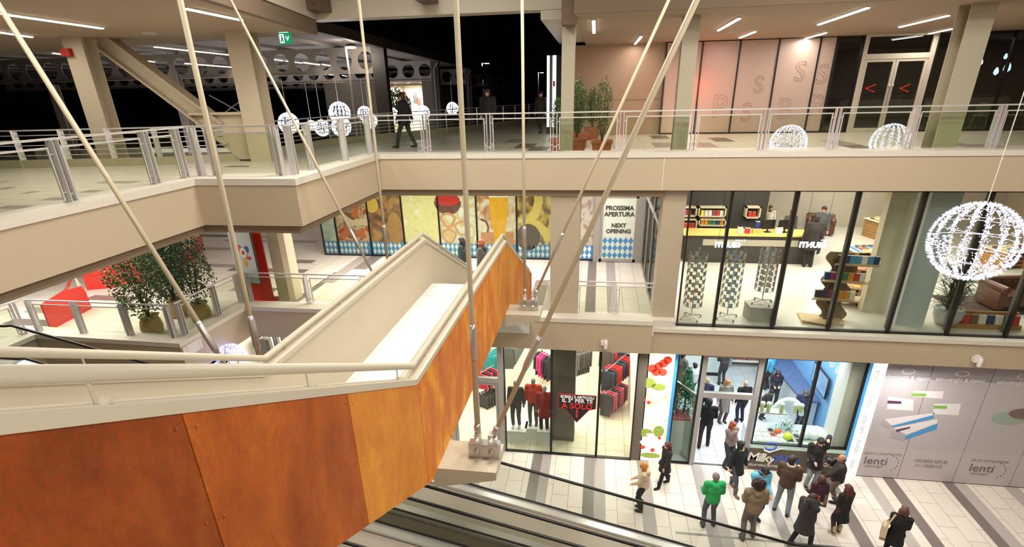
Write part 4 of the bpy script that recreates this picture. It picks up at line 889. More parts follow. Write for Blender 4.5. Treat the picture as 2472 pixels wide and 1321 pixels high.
# display counter
t = thing('display_counter', 'white refrigerated display counter behind the shop name panel', 'counter', (0, 0, 0))
MB().box(x2_+.1, x4_-.25, 14.2, 15.3, G+.01, ZC-.15).build('cabinet', mat('counter_white', (226, 232, 230), .3), t)
MB().box(x2_+.1, x4_-.25, 14.15, 15.35, ZC-.15, ZC-.11).build('worktop', mat('counter_top_mint', (214, 232, 226), .2), t)
sh = MB().box(x2_+.35, x3_-.12, 15.0, 15.3, ZC+.42, ZC+.45); sh.build('glass_shelf', DG, t)
r = random.Random(11)
trayb = [((60,40,44), 'dark fruit'), ((232,240,214), 'pale green cream'), ((150,60,50), 'red berries'), ((70,70,90), 'blueberries'), ((238,232,226), 'white yogurt')]
for i in range(6):
    for j in range(3):
        c, nm = trayb[(i*2+j*3) % 5] if i > 1 else trayb[1+(j % 2)*3]
        x = x2_+.35+i*.22; y = 14.38+j*.24; o = MB().box(-.09, .09, -.1, .1, 0, .05).build('topping_tray', INOX if 0 else WHITE); o.location = (x, y, ZC-.108)
        MB().box(-.075, .075, -.085, .085, .035, .058).build('contents', mat('topping_%d_%d_%d' % c, c, .5, var=.5, scale=30), o)
        tag(o, 'white tray of %s, %s column, %s row of the display' % (nm, ['first','second','third','fourth','fifth','sixth'][i], ['front','middle','back'][j]), 'food tray', 'topping trays in the yogurt display')
for k, px in enumerate((1836, 1851, 1883, 1916, 1930)):
    x = fX(px, 1010, 15.1); o = MB().lathe([(.05, 0), (.07, .24), (.072, .25)], 14).build('yogurt_cup', mat('cup_lime', (206, 216, 150), .5)); o.location = (x, 15.13, ZC+.452)
    MB().lathe([(.074, .25), (.06, .30), (.02, .31)], 14).build('lid', WHITE, o); tag(o, 'lime green tall cup, %s from the left on the counter shelf' % ['first','second','third','fourth','last'][k], 'cup', 'tall cups on the display shelf')
ax = fX(1895, 1010, 15.55); a = MB(); a.tube([(ax+.42*math.cos(q*PI/14), 15.5, ZC+.15+.52*math.sin(q*PI/14)) for q in range(15)], .075, 10); tag(a.build('white_arch', mat('arch_white', (236,240,240), .4), smooth=True), 'white arched ornament rising behind the display counter', 'ornament')
bx = ony(1903, 1042, 14.5); tag(MB().ball((bx.x, 14.45, ZC+.02), .13, 16, 12, (1,1,.85)).build('melon', mat('melon_yellow', (214, 226, 60), .4), smooth=True), 'bright yellow green melon on the display counter', 'fruit')
tag(MB().ball((bx.x-.2, 14.75, ZC-.02), .09, 14, 10).build('orange', mat('orange_fruit', (232, 110, 50), .4), smooth=True), 'orange beside the yellow melon on the display', 'fruit')
pf = MB(); r2 = random.Random(5)
for i in range(160):
    p = Vector((r2.gauss(0, .12), r2.gauss(0, .1), abs(r2.gauss(.12, .1)))); a = r2.uniform(0, 6.28); d = Vector((math.cos(a), math.sin(a), .4))*.05; n_ = Vector((-d.y, d.x, 0))*.4
    pf.add([p-n_*.5, p+d*.5-n_, p+d, p+d*.5+n_], [(0,1,2,3)])
o = pf.build('leafy_fruit_basket', mat('leaf_green', (70,110,60), .6, var=.3)); o.location = (bx.x+.12, 14.95, ZC-.1); tag(o, 'green leafy decoration behind the yellow melon', 'decoration', kind=None)
for k, (px, py, s_) in enumerate(((1942,1042,.15),(1955,1052,.16),(1972,1043,.17),(1990,1040,.14),(2003,1050,.18),(2012,1058,.17),(1960,1062,.14),(1988,1060,.15),(2006,1068,.13))):
    q = ony(px, py, 14.6+.09*(k % 3)); o = MB(); o.ball((0,0,0), s_, 16, 11, (1.15, 1, .9)); o.ball((s_*.5, 0, s_*.35), s_*.55, 12, 8)
    ob = o.build('white_swirl_ball', mat('ball_white', (244,246,246), .4), smooth=True); ob.location = (q.x, q.y, ZC-.11+s_*.92); tag(ob, 'round white decoration ball heaped at the right window of the yogurt shop', 'decoration', 'white balls heaped in the right window')
# blue eating counter, television, fridge, back counter
t = thing('eating_counter', 'long slate blue counter running back along the blue wall', 'counter', (0, 0, 0)); BT = mat('slate_blue_top', (84, 100, 138), .4, var=.25, scale=6)
MB().prism([(MWX-.95, 19.9), (MWX-.06, 19.9), (MWX-.06, 16.4), (MWX-.6, 16.4)], 'Z', -9.42, -9.36).build('top', BT, t); MB().prism([(MWX-.85, 19.85), (MWX-.1, 19.85), (MWX-.1, 16.5), (MWX-.55, 16.5)], 'Z', G+.01, -9.42).build('plinth', mat('counter_pale', (206,214,222), .5), t)
t = thing('wall_television', 'flat television mounted on the blue wall of the yogurt shop', 'television', (MWX-.1, onx(1990,918,MWX).y, onx(1990,918,MWX).z)); MB().box(-.05, .0, -.62, .62, -.36, .36).build('casing', BLACK, t); MB().box(-.056, -.05, -.58, .58, -.32, .32).build('screen', mat('tv_screen', (120, 150, 190), .3, emit=.6, var=.8, scale=5), t); MB().box(0, .08, -.1, .1, -.1, .1).build('bracket', DARKM, t)
struct(MB().box(MWX-.55, MWX-.02, 14.1, 14.75, G+.01, -6.68).build('trim_30', WHITE))
text('yogo gelato', 'lettering', .34, (MWX-.03, onx(2022,888,MWX).y, onx(2022,888,MWX).z), (0, -1, 0), (0, 0, 1), WH).name = 'wall_lettering'
tag(bpy.data.objects['wall_lettering'], 'white script lettering on the blue shop wall', 'lettering')
t = thing('drinks_fridge', 'open drinks fridge with rows of bottles at the back of the yogurt shop', 'fridge', (fX(1790,905,20.9), 20.9, G+.01)); MB().box(-.6, .6, .3, .36, 0, 2.2).box(-.6, -.54, -.3, .3, 0, 2.2).box(.54, .6, -.3, .3, 0, 2.2).box(-.6, .6, -.3, .3, 2.14, 2.3).build('cabinet', mat('fridge_silver', (170,176,180), .4, metal=.4), t)
sh = MB()
for k in range(5): sh.box(-.54, .54, -.3, .3, .25+k*.38, .28+k*.38)
sh.build('shelves', WHITE, t)
for c, nm in (((30,60,40),'bottle'),):
    bo = MB().lathe([(.03,0),(.035,.02),(.035,.16),(.014,.22),(.014,.26)], 8).build('drink_bottle', mat('bottle_dark', (34,44,44), .2)); first = True
    cols = [mat('bottle_dark', (34,44,44), .2), mat('bottle_red', (190,50,50), .3), mat('bottle_green', (40,130,80), .3), mat('bottle_orange', (220,120,60), .3)]
    me_ = [bo.data]+[bo.data.copy() for _ in range(3)]
    for m_, c_ in zip(me_, cols): m_.materials.clear(); m_.materials.append(c_)
    for k in range(5):
        for i in range(10):
            o = bo if first else bo.copy(); 
            if not first: COL.objects.link(o)
            first = False; o.data = me_[[1,0,3,0,2][k] if i % 5 else 0]; o.location = (t.location.x-.46+i*.102, t.location.y-.12, G+.01+.281+k*.38); tag(o, 'small drink bottle standing in the open fridge', 'bottle', 'bottles in the open drinks fridge')
t = thing('service_counter', 'white service counter at the back of the yogurt shop', 'counter', (0, 0, 0)); MB().box(xc_+.1, 5.0, 19.8, 20.4, G+.01, G+1.05).build('cabinet', mat('counter_white', (226,232,230), .3), t); MB().box(xc_+.05, 5.05, 19.75, 20.45, G+1.05, G+1.1).build('worktop', WHITE, t); MB().box(xc_+.1, 5.0, 19.79, 19.8, G+.01, G+.15).build('kickboard', BLACK, t)
# christmas tree and planter in the window
tx = ony(1646, 1020, 14.9)
t = thing('christmas_tree', 'small green christmas tree with white lights on the pink edged box in the window', 'christmas tree', (fX(1634,1045,14.75)+.14, 14.8, -9.1))
f = MB(); r3 = random.Random(9)
for i in range(900):
    h_ = r3.random()**.8; rr = .28*(1-h_)+.03; a = r3.uniform(0, 6.28); p = Vector((rr*math.cos(a), rr*math.sin(a), .1+h_*1.45)); d = Vector((math.cos(a), math.sin(a), -.3))*.09; n_ = Vector((-math.sin(a), math.cos(a), 0))*.02; f.add([p-n_, p+d, p+n_, p+Vector((0,0,.02))], [(0,1,2),(0,2,3)])
f.build('branches', mat('fir_green', (34, 108, 74), .7, var=.3), t, fix=False); MB().cap((0,0,0), .03, (0,0,1.5), .01, 8).build('trunk', mat('bark', (80,60,44), .9), t)
lm = MB()
for i in range(30): h_ = r3.random(); rr = .3*(1-h_)+.05; a = r3.uniform(0, 6.28); lm.ball((rr*math.cos(a), rr*math.sin(a), .1+h_*1.4), .012, 6, 4)
lm.build('fairy_lights', emis('fairy', (230,240,255), 3), t)
t = thing('window_box', 'white display box with a red gravel top in the shop window', 'display box', (fX(1626,1080,14.75), 14.75, G+.01)); MB().box(-.42, .38, -.32, .32, 0, 1.22).build('box', mat('box_mint', (214,224,220), .4), t); MB().box(-.4, .36, -.3, .3, 1.22, 1.27).build('gravel', mat('red_gravel', (176,96,96), .9, var=.4, scale=40), t)
# ---------------- optician hoarding
LIL = mat('optician_panel', (182, 176, 180), .35, var=.02, scale=.8); LIL2 = mat('optician_panel_base', (190, 182, 184), .35, var=.02, scale=.8); LIL3 = mat('optician_panel_head', (146, 140, 148), .35, var=.02)
ox = [x6_, fX(2164,1157), fX(2297,1167), fX(2434,1176), fX(2434,1176)+1.5, 17]
HB = ony(2200, 1085, YF).z; HT = ony(2200, 915, YF).z
for i in range(len(ox)-1):
    t = thing('optician_panel', 'lilac grey printed optician hoarding panel, '+['first beside the lit sign strip','second with the words about seeing well','third with the tinted lens picture','fourth at the right frame edge','fifth beyond the frame'][i], 'panel', (0, 0, 0), 0, 'optician hoarding panels')
    a, b = ox[i]+.008, ox[i+1]-.008; MB().box(a, b, YF, YF+.08, HB, HT).build('middle_board', LIL, t); MB().box(a, b, YF, YF+.08, G+.02, HB).build('lower_board', LIL2, t); MB().box(a, b, YF, YF+.08, HT, ZT).build('head_board', LIL3, t)
    m = (a+b)/2
    if i < 4:
        text('salmoiraghi & viganò', 'lettering', .15, (m, YF-.005, ony(m and 2180, 903, YF).z if 0 else HT+.03), (1,0,0), (0,0,1), mat('print_silver', (222,218,222), .4), t, spacing=.95)
        d_ = MB()
        for q in range(18): aa = 2*PI*q/18; flat_disc(d_, m+.15*math.cos(aa), YF-.004, HT+.22+.075*math.sin(aa), .014, .014, 6)
        d_.build('dotted_mark', mat('print_silver', (222,218,222), .4), t)
    DK = mat('print_dark_grey', (108, 100, 102), .5)
    if i in (0, 2):
        text('LENTI A CONTATTO' if i == 0 else 'LENTI OFTALMICHE', 'lettering', .105, (m, YF-.005, HB-.22), (1,0,0), (0,0,1), mat('print_mid_grey', (150,142,142), .5), t)
        text('lenti', 'lettering', .36, (m-.12, YF-.005, HB-.48), (1,0,0), (0,0,1), DK, t); text('salmoiraghi', 'lettering', .1, (m-.14, YF-.005, HB-.66), (1,0,0), (0,0,1), mat('print_mid_grey', (150,142,142), .5), t)
        d_ = MB()
        for q in range(7): aa = -1.0+q*.36; flat_disc(d_, m+.18+.3*math.cos(aa), YF-.004, HB-.52+.27*math.sin(aa), .02, .02, 8)
        d_.build('dotted_arc', DK, t)
    if i == 1: [text(s_, 'lettering', .14, (m-.02, YF-.005, HB-z_), (1,0,0), (0,0,1), mat('print_mid_grey', (150,142,142), .5), t) for s_, z_ in (('VEDERE BENE', .36), ('IN LIBERTÀ', .52))]
def Pq(px, py): p = ony(px, py, YF); return (p.x, p.z)
t = bpy.data.objects['optician_panel']
def pic(polys, y, m, name='lens_box_picture', par=None):
    b = MB()
    for pl in polys: b.prism([Pq(*p) for p in pl], 'Y', y-.002, y)
    b.build(name, m, par or t)
PW = mat('print_box_white', (226,222,226), .4); PB = mat('print_box_blue', (70,148,206), .4); PG = mat('print_box_green', (130,180,84), .4); PP = mat('print_box_plum', (96,52,84), .4); PS = mat('print_box_shade', (170,164,172), .4)
pic([[(2143,957),(2205,965),(2205,992),(2141,988)], [(2205,944),(2278,945),(2275,963),(2200,957)], [(2255,975),(2320,975),(2314,1003),(2252,1000)], [(2135,1012),(2256,997),(2254,1005),(2152,1028)], [(2156,1033),(2263,1012),(2262,1022),(2188,1050)]], YF-.002, PW)
pic([[(2153,1028),(2254,1002),(2254,1010),(2155,1032)], [(2187,1052),(2263,1023),(2261,1036),(2184,1062)]], YF-.004, PB)
pic([[(2128,1016),(2152,1026),(2148,1036),(2127,1025)], [(2154,1040),(2186,1050),(2183,1066),(2152,1056)]], YF-.004, PS)
pic([[(2201,949),(2236,950),(2235,957),(2200,956)], [(2254,979),(2286,980),(2285,987),(2253,986)]], YF-.006, PG); pic([[(2143,967),(2176,969),(2175,975),(2142,974)], [(2164,1037),(2198,1030),(2196,1034),(2163,1043)]], YF-.006, PP)
t3 = bpy.data.objects['optician_panel.002']
b = MB(); c = Pq(2436, 1011); b.prism([(c[0]+.42*math.cos(q*PI/12), c[1]+.2*math.sin(q*PI/12)) for q in range(24)], 'Y', YF-.004, YF-.002); b.build('lens_picture', mat('print_lens_green', (150,170,156), .4), t3)
t4 = bpy.data.objects['optician_panel.003']
b = MB(); c = Pq(2478, 1000); b.prism([(c[0]+.42*math.cos(q*PI/12), c[1]+.17*math.sin(q*PI/12)) for q in range(24)], 'Y', YF-.008, YF-.006); b.build('lens_picture', mat('print_lens_brown', (118,100,98), .4), t4)
# wall lamps on the fascia
for k, (px, py) in enumerate(((1462, 833), (2366, 875))):
    q = ony(px, py, 13.62); t = thing('wall_camera', ['white cylindrical fitting on the fascia above the clothing shop', 'white cylindrical fitting on the fascia above the optician'][k], 'fitting', (q.x, 13.62, q.z))
    MB().cap((0,0,-.09), .055, (0,0,.06), .055, 14).build('housing', WHITE, t, smooth=True); MB().box(-.05, .05, .04, .22, .06, .12).build('arm', WHITE, t); MB().box(-.13, -.06, .0, .14, -.02, .1).build('bracket', WHITE, t)
# ================================================================ food murals on the lower gallery
YM = 19.75
mx_ = [ony(px, py, YM).x for px, py in ((787,617),(821.5,616),(900.5,617),(981,618),(1066.5,620),(1155,621.5),(1249,623),(1334,625))]
mcols = [[(150,170,160),(196,204,190),(210,212,200)], [(92,60,44),(150,84,52),(212,190,160),(196,92,50),(120,90,70)], [(60,74,52),(96,80,60),(140,100,76),(190,140,80),(90,110,70)], [(216,200,128),(232,222,168),(226,214,150),(240,234,204)], [(212,214,206),(226,220,204),(214,180,120),(226,226,220)], [(206,196,180),(226,214,196),(200,150,110),(170,110,80)], [(96,72,58),(140,104,70),(214,180,84),(230,214,180),(110,84,66)]]
names = ['narrow pale green mural panel at the left end of the food wall', 'mural panel with grilled sausages on brown wood', 'mural panel with herbs, glassware and brown bread', 'mural panel of pale yellow sauerkraut', 'mural panel with a plate of pretzel snacks and a red sauce bowl', 'mural panel with a tall golden beer glass', 'mural panel with a pale pretzel on dark wood']
DB = mat('diamond_blue', (70, 140, 200), .35); DW = mat('diamond_white', (232, 238, 240), .35)
def diamonds(par, x0, x1, y, z0, rows=2, w=.17, h=.24):
    MB().box(x0, x1, y-.004, y, z0, z0+rows*h+.02).build('band_base', DB, par)
    d = MB(); n = int((x1-x0)/w)
    for r_ in range(rows):
        for i in range(n):
            cx = x0+(i+.5)*w+(0 if r_ % 2 == 0 else 0); cz = z0+.01+(r_+.5)*h
            d.add([(cx-w*.42, y-.007, cz), (cx, y-.007, cz-h*.5), (cx+w*.42, y-.007, cz), (cx, y-.007, cz+h*.5)], [(0,1,2,3)])
    o = d.build('diamond_pattern', DW, par, fix=False)
murals = []
for i in range(7):
    a, b = mx_[i]+.03, mx_[i+1]-.03; t = thing('food_mural', names[i], 'mural', ((a+b)/2, YM, L1), 0, 'food mural panels'); w_ = b-a
    m_, cr_, b_ = foodmat('mural_print_%s' % ['pale','sausage','herb','kraut','plate','beer','pretzel'][i], mcols[i], 1.5 if i != 3 else 3.2, i+3)
    MB().box(-w_/2, w_/2, 0, .05, .06, 3.1).build('print_panel', m_, t)
    MB().box(-w_/2-.06, -w_/2, -.03, .06, 0, 3.1).box(w_/2, w_/2+.03, -.03, .06, 0, 3.1).box(-w_/2, w_/2, -.03, .06, 0, .06).build('black_frame', BLACK, t)
    diamonds(t, -w_/2, w_/2, 0, .07); MB().box(-w_/2, w_/2, -.02, -.012, .06, 3.1).build('cover_glass', SGLASS, t); murals.append(t)
def blob(par, name, pts, y, m): MB().prism(pts, 'Y', y-.003, y).build(name, m, par)
def ell(cx, cz, rx, rz, n=20, a0=0, a1=2*PI): return [(cx+rx*math.cos(a0+(a1-a0)*i/n), cz+rz*math.sin(a0+(a1-a0)*i/n)) for i in range(n)]
SA = mat('sausage_print', (206, 108, 62), .4, var=.35, scale=9); BEER = mat('beer_print', (228, 168, 44), .35, var=.15, scale=4); FOAM = mat('foam_print', (240, 234, 220), .4)
def stroke(par, name, pts, w_, y, m):
    P_ = polyoffset(pts, w_/2); Q_ = polyoffset(pts, -w_/2); n = len(pts); vs = [(p[0], y, p[1]) for p in P_]+[(p[0], y, p[1]) for p in Q_]
    MB().add(vs, [(i, i+1, n+i+1, n+i) for i in range(n-1)]).build(name, m, par, fix=False)
m1 = murals[1]; stroke(m1, 'sausage_picture', [(-.55,1.9),(-.3,1.5),(0,1.3),(.5,1.35),(.65,1.3)], .24, -.006, mat('sausage_pale_print', (222, 196, 160), .4, var=.2, scale=8))
stroke(m1, 'sausage_picture', [(-.5,.72),(-.2,1.0),(.05,.8),(.35,.95),(.42,.7)], .24, -.008, SA); stroke(m1, 'sausage_picture', [(.1,1.5),(.35,2.1),(.6,2.4)], .2, -.007, SA)
m2 = murals[2]; blob(m2, 'bread_picture', ell(.35, 1.1, .3, .62), -.005, mat('bread_print', (176, 128, 76), .4, var=.2)); blob(m2, 'lemon_picture', ell(-.5, 2.0, .28, .3), -.005, mat('lemon_print', (214, 178, 84), .4, var=.2))
m4 = murals[4]; blob(m4, 'bowl_picture', ell(-.35, 2.15, .52, .5, 20, PI, 2*PI)+[(.17,2.15)], -.005, mat('bowl_print', (112, 74, 70), .35)); blob(m4, 'sauce_picture', ell(-.35, 2.2, .48, .22), -.008, mat('sauce_print', (196, 52, 44), .35, var=.15)); 
r_ = random.Random(2)
for k in range(3): stroke(m4, 'pretzel_picture', [(-.2+.5*math.cos(k*2.1)*.7+.25*math.cos(a)*(1+.2*math.sin(3*a)), 1.15+.35*math.sin(k*2.1)+.25*math.sin(a)) for a in [i*2*PI/14 for i in range(15)]], .09, -.009+k*-.0004, mat('pretzel_print', (206, 152, 104), .4, var=.3, scale=12))
m5 = murals[5]; blob(m5, 'beer_picture', [(-.12,.62),(.32,.62),(.30,.80),(.42,1.8),(.46,2.3),(-.26,2.3),(-.22,1.8),(-.10,.8)], -.006, BEER); blob(m5, 'foam_picture', [(-.26,2.3),(.46,2.3),(.48,2.75),(-.28,2.75)], -.006, FOAM); blob(m5, 'wood_picture', [(-.62,.56),(.62,.56),(.62,1.05),(-.62,1.0)], -.004, mat('wood_print', (196, 132, 92), .4, var=.25, scale=5))
stroke(m5, 'mug_handle_picture', [(-.6,1.5),(-.4,1.42),(-.32,1.2),(-.36,1.0)], .08, -.007, mat('handle_print', (130, 70, 52), .35))
m6 = murals[6]; stroke(m6, 'pretzel_picture', [(.05,2.7),(.15,2.2),(.02,1.7),(-.25,1.4),(.1,1.3),(.35,1.1),(.5,.75)], .3, -.006, mat('pretzel_pale_print', (232, 204, 110), .4, var=.15)); blob(m6, 'board_picture', ell(-.25, .85, .45, .5), -.004, mat('board_print', (96, 80, 72), .4))
# narrow panel and the next-opening door
xd0, xd1 = ony(1445,632,19.63).x, ony(1532,634,19.63).x
x70, x71 = ony(1394,628,YM).x, ony(1432,630,YM).x
t = thing('food_mural', 'narrow mural strip between the taupe pillar and the next opening door', 'mural', ((x70+x71)/2, YM, L1), 0, 'food mural panels'); w_ = x71-x70
m_, cr_, b_ = foodmat('mural_print_strip', [(120,90,76),(196,190,180),(150,104,84)], 1.6, 12); MB().box(-w_/2, w_/2, 0, .05, .06, 3.1).build('print_panel', m_, t); MB().box(w_/2, w_/2+.06, -.03, .06, 0, 3.1).box(-w_/2, w_/2, -.03, .06, 0, .06).build('black_frame', BLACK, t); diamonds(t, -w_/2, w_/2, 0, .07)
t = struct(MB().box(xd0-.22, xd0, 19.58, 19.7, L1, L1+3.1).box(xd1, xd1+.22, 19.58, 19.7, L1, L1+3.1).box(xd0, xd1, 19.58, 19.7, L1+2.42, L1+3.1).build('door_4', DG))
MB().box(xd0, xd0+.09, 19.6, 19.66, L1+.02, L1+2.42).box(xd1-.09, xd1, 19.6, 19.66, L1+.02, L1+2.42).box(xd0, xd1, 19.6, 19.66, L1+.02, L1+.12).box(xd0, xd1, 19.6, 19.66, L1+2.32, L1+2.42).build('door_leaf', DG, t)
MB().box(xd0+.09, xd1-.09, 19.62, 19.64, L1+.12, L1+2.32).build('opening_poster', mat('poster_pale', (214, 222, 210), .25), t)
xm = (xd0+xd1)/2; PK = mat('print_charcoal', (62, 60, 58), .5)
for s_, z, sz in (('PROSSIMA', ony(1487,503,19.61).z-L1, .215), ('APERTURA', ony(1487,518,19.61).z-L1, .215), ('NEXT', ony(1485,545,19.61).z-L1, .2), ('OPENING', ony(1483,559,19.61).z-L1, .2)): text(s_, 'lettering', sz, (xm, 19.612, L1+z), (1,0,0), (0,0,1), PK, t, bold=.008)
dd = MB().box(xd0+.1, xd1-.1, 19.612, 19.62, L1+.13, L1+.80).build('band_base', mat('poster_pale', (214,222,210), .25), t); d = MB(); w_ = (xd1-xd0-.2)/6
for r__ in range(3):
    for i in range(6):
        cx = xd0+.1+(i+.5)*w_; cz = L1+.27+r__*.265
        if r__ < 3: d.add([(cx-w_*.5,19.608,cz),(cx,19.608,cz-.13),(cx+w_*.5,19.608,cz),(cx,19.608,cz+.13)], [(0,1,2,3)])
d.build('diamond_pattern', DB, t, fix=False)
sd = MB(); 
for y in (14.75, 16.3, 17.9, 19.5): sd.box(1.66, 1.74, y-.06, y+.06, L1, L1+3.1)
sd.box(1.66, 1.74, 14.7, 19.6, L1, L1+.12).box(1.66, 1.74, 14.7, 19.6, L1+2.42, L1+2.55)
t = struct(sd.build('wall_glazed', DG)); MB().box(1.69, 1.70, 14.75, 19.5, L1+.12, L1+3.1).build('wall_glass', DGLASS, t)
struct(MB().box(1.8, 2.2, 14.5, 26, L1, L2-.7).build('wall_left', PL))
area('gallery_downlight', (-5.5, 17.0, -2.75), 7, 620, (1, .93, .84), sy=3.2)
area('gallery_downlight', (-15, 14.5, -2.75), 7, 1000, (1, .95, .88), sy=8)
area('gallery_downlight', (.6, 17.5, -2.75), 1.5, 90, (1, .93, .84), sy=3)
# ---------------- red exhibits, poster stand, shrubs
RD = mat('red_lacquer', (206, 52, 40), .3, var=.04); RDD = mat('red_lacquer_back', (150, 32, 26), .35); PKS = mat('pale_seat', (226, 190, 164), .5)
A = onz(125, 797, L1); B = onz(222, 745, L1)
t = thing('red_display_board', 'folded red display board standing behind the railing at far left', 'display board', (A.x, A.y, L1))
ht = hgt((125,797), (101,737), L1); d = B-A; dn = Vector((d.x, d.y, 0)).normalized(); nn = Vector((-dn.y, dn.x, 0))
L_ = math.hypot(d.x, d.y)
def slabp(mb, pts, n_, th): 
    k = len(pts); mb.add([p for p in pts]+[p+n_*th for p in pts], [tuple(range(k)), tuple(range(2*k-1, k-1, -1))]+[(i, i+k, (i+1) % k+k, (i+1) % k) for i in range(k)])
b = MB(); slabp(b, [Vector((0,0,0)), dn*L_, dn*L_*1.0+Vector((0,0,ht*.72)), dn*L_*.95+Vector((0,0,ht*1.02)), dn*L_*.55+Vector((0,0,ht*1.12)), Vector((0,0,ht*1.0))], nn, .05); b.build('front_board', RD, t)
b = MB(); slabp(b, [dn*L_*.0+Vector((0,0,ht)), dn*L_*.55+Vector((0,0,ht*1.12)), dn*L_*1.25+nn*.5+Vector((0,0,ht*1.35)), dn*L_*.9+nn*.35+Vector((0,0,ht*.9))], Vector((0,0,1)), .04); b.build('folded_flap', RD, t)
b = MB(); slabp(b, [dn*L_*.98+Vector((0,0,ht*.72)), dn*L_*.9+nn*.05+Vector((0,0,ht*1.0)), dn*L_*1.2+nn*.45+Vector((0,0,ht*1.28))], dn, .03); b.build('side_fold', PKS, t)
t = thing('red_bench', 'long curved red bench with a pale seat behind the potted shrubs', 'bench', (0, 0, L1))
C = [onz(px, py, L1) for px, py in ((226,690),(270,686),(330,672),(385,655),(440,628),(462,600))]
P_ = [(c.x, c.y) for c in C]; band(MB(), list(reversed(P_)), 0, .52, .0, .5).build('seat_body', RD, t); band(MB(), list(reversed(P_)), .52, .56, -.03, .45).build('seat_top', PKS, t); band(MB(), list(reversed([P_[0], P_[1], P_[2], P_[3]])), .5, .78, -.42, .52).build('backrest', RD, t)
bs = onz(640, 728, L1); t = thing('poster_stand', 'white poster with colourful emblem on a red upright stand by the railing', 'poster stand', (bs.x-.12, bs.y+.1, L1), .12)
hh = hgt((640,728), (605,556), L1); MB().box(-.34, .34, 0, .06, 0, hh+.1).build('red_upright', RD, t); MB().box(-.45, .45, -.12, .25, 0, .04).build('foot_plate', RD, t)
pa = thing_p = MB().box(-.42, .36, -.36, -.28, hh*.30, hh*1.02).build('poster_board', mat('poster_grey_back', (60,58,54), .5), t); pa.rotation_euler = (0, 0, -.25)
MB().box(-.41, .35, -.37, -.36, hh*.31, hh*1.01).build('poster_print', mat('poster_pale_blue', (206, 216, 214), .35, var=.06, scale=2), pa)
for nm, c, cx, cz, rx, rz in (('petal_picture',(222,104,120),-.16,.78,.16,.13),('petal_picture',(230,170,84),.0,.60,.07,.14),('petal_picture',(70,110,176),.14,.78,.08,.10),('petal_picture',(196,70,90),.16,.66,.09,.05)): MB().prism(ell(cx, hh*cz, rx, rz), 'Y', -.376, -.371).build(nm, mat('petal_%d' % c[0], c, .4), pa)
MB().prism(ell(0, hh*.73, .12, .15), 'Y', -.382, -.377).build('ring_picture', WHITE, pa); MB().prism(ell(0, hh*.73, .05, .07), 'Y', -.386, -.383).build('eye_picture', mat('print_orange', (206,90,60), .4), pa)
def shrub(mb, c, rx, ry, rz, n, seed, leaf=.07, sparse=.0, up=.4):
    r = random.Random(seed)
    for i in range(n):
        while True:
            v = Vector((r.uniform(-1,1), r.uniform(-1,1), r.uniform(-1,1)))
            if v.length < 1 and r.random() > sparse*(1-v.length): break
        k = 1+.22*math.sin(v.x*7+seed)*math.cos(v.z*6+v.y*5); p = Vector((c[0]+v.x*rx*k, c[1]+v.y*ry*k, c[2]+v.z*rz*(1+.1*math.sin(v.x*9))))
        d = Vector((r.gauss(0,1), r.gauss(0,1), r.gauss(up,.8))).normalized()*leaf*r.uniform(.7,1.3); s_ = d.cross(Vector((r.gauss(0,1), r.gauss(0,1), r.gauss(0,1)))).normalized()*leaf*.34
        mb.add([p, p+d*.5-s_, p+d, p+d*.5+s_], [(0,1,2,3)])
    return mb
LF = mat('leaf_dark_green', (56, 82, 44), .5, var=.45, scale=3); LF2 = mat('leaf_mid_green', (74, 102, 50), .5, var=.4, scale=3); LF3 = mat('leaf_olive', (104, 112, 66), .5, var=.35, scale=3); BK = mat('branch_brown', (92, 70, 50), .9)
BUR = mat('burlap', (176, 150, 104), .95, var=.22, scale=26, bump=.8)
def potted(base, label, H, rx, n, seed, lm, pot='burlap', fz=.62, leaf=.075, rot=0, sc=1.0):
    t = thing('potted_shrub', label, 'shrub', base, rot); t.scale = (sc, sc, sc)
    if pot == 'burlap':
        MB().lathe([(.17,0),(.25,.03),(.28,.2),(.25,.40),(.2,.47),(.25,.54),(.1,.50)], 14).build('burlap_sack', BUR, t, smooth=True); z0 = .4
    else:
        P4 = mat('terracotta', (160, 92, 60), .7, var=.12, scale=8)
        b = MB(); b.add([(-.26,-.26,0),(.26,-.26,0),(.26,.26,0),(-.26,.26,0),(-.31,-.31,.46),(.31,-.31,.46),(.31,.31,.46),(-.31,.31,.46)], [(3,2,1,0),(4,5,6,7),(0,1,5,4),(1,2,6,5),(2,3,7,6),(3,0,4,7)]); b.box(-.335,.335,-.335,.335,.42,.5); b.build('planter', P4, t); z0 = .5
    s_ = MB(); r = random.Random(seed)
    for i in range(7):
        a = r.uniform(0, 6.28); s_.tube([(0,0,z0-.05), (.1*math.cos(a), .1*math.sin(a), z0+.3*(H-z0)), (rx*.6*math.cos(a), rx*.6*math.sin(a), z0+.8*(H-z0))], [.02,.014,.006], 5)
    s_.build('stems', BK, t)
    f = MB(); shrub(f, (0,0,z0+(H-z0)*.52), rx, rx, (H-z0)*.5, n, seed, leaf, .3); f.build('foliage', lm, t, fix=False); return t
b1 = onz(372, 806, L1); potted((b1.x, b1.y, L1), 'loose leafed shrub in a burlap sack, left of the three by the glass corner', 2.75, .68, 3000, 1, LF2)
b2 = onz(430, 768, L1); potted((b2.x-.1, b2.y+.15, L1), 'dense dark green shrub behind the other two in the glass corner', 2.9, .56, 4600, 2, LF)
b3 = onz(484, 778, L1); potted((b3.x, b3.y+.1, L1), 'sparse dark shrub in a burlap sack, right of the three by the glass corner', 2.75, .56, 2300, 3, LF)
t = thing('fire_call_point', 'small red fire call box on the lower fascia at left', 'call point', (ony(200,838,11.0).x, 11.02, ony(200,838,11.0).z)); MB().box(-.06,.06,-.03,.03,-.07,.07).build('housing', RD, t); MB().box(-.03,.03,-.036,-.03,-.03,.03).build('glass_window', WHITE, t)

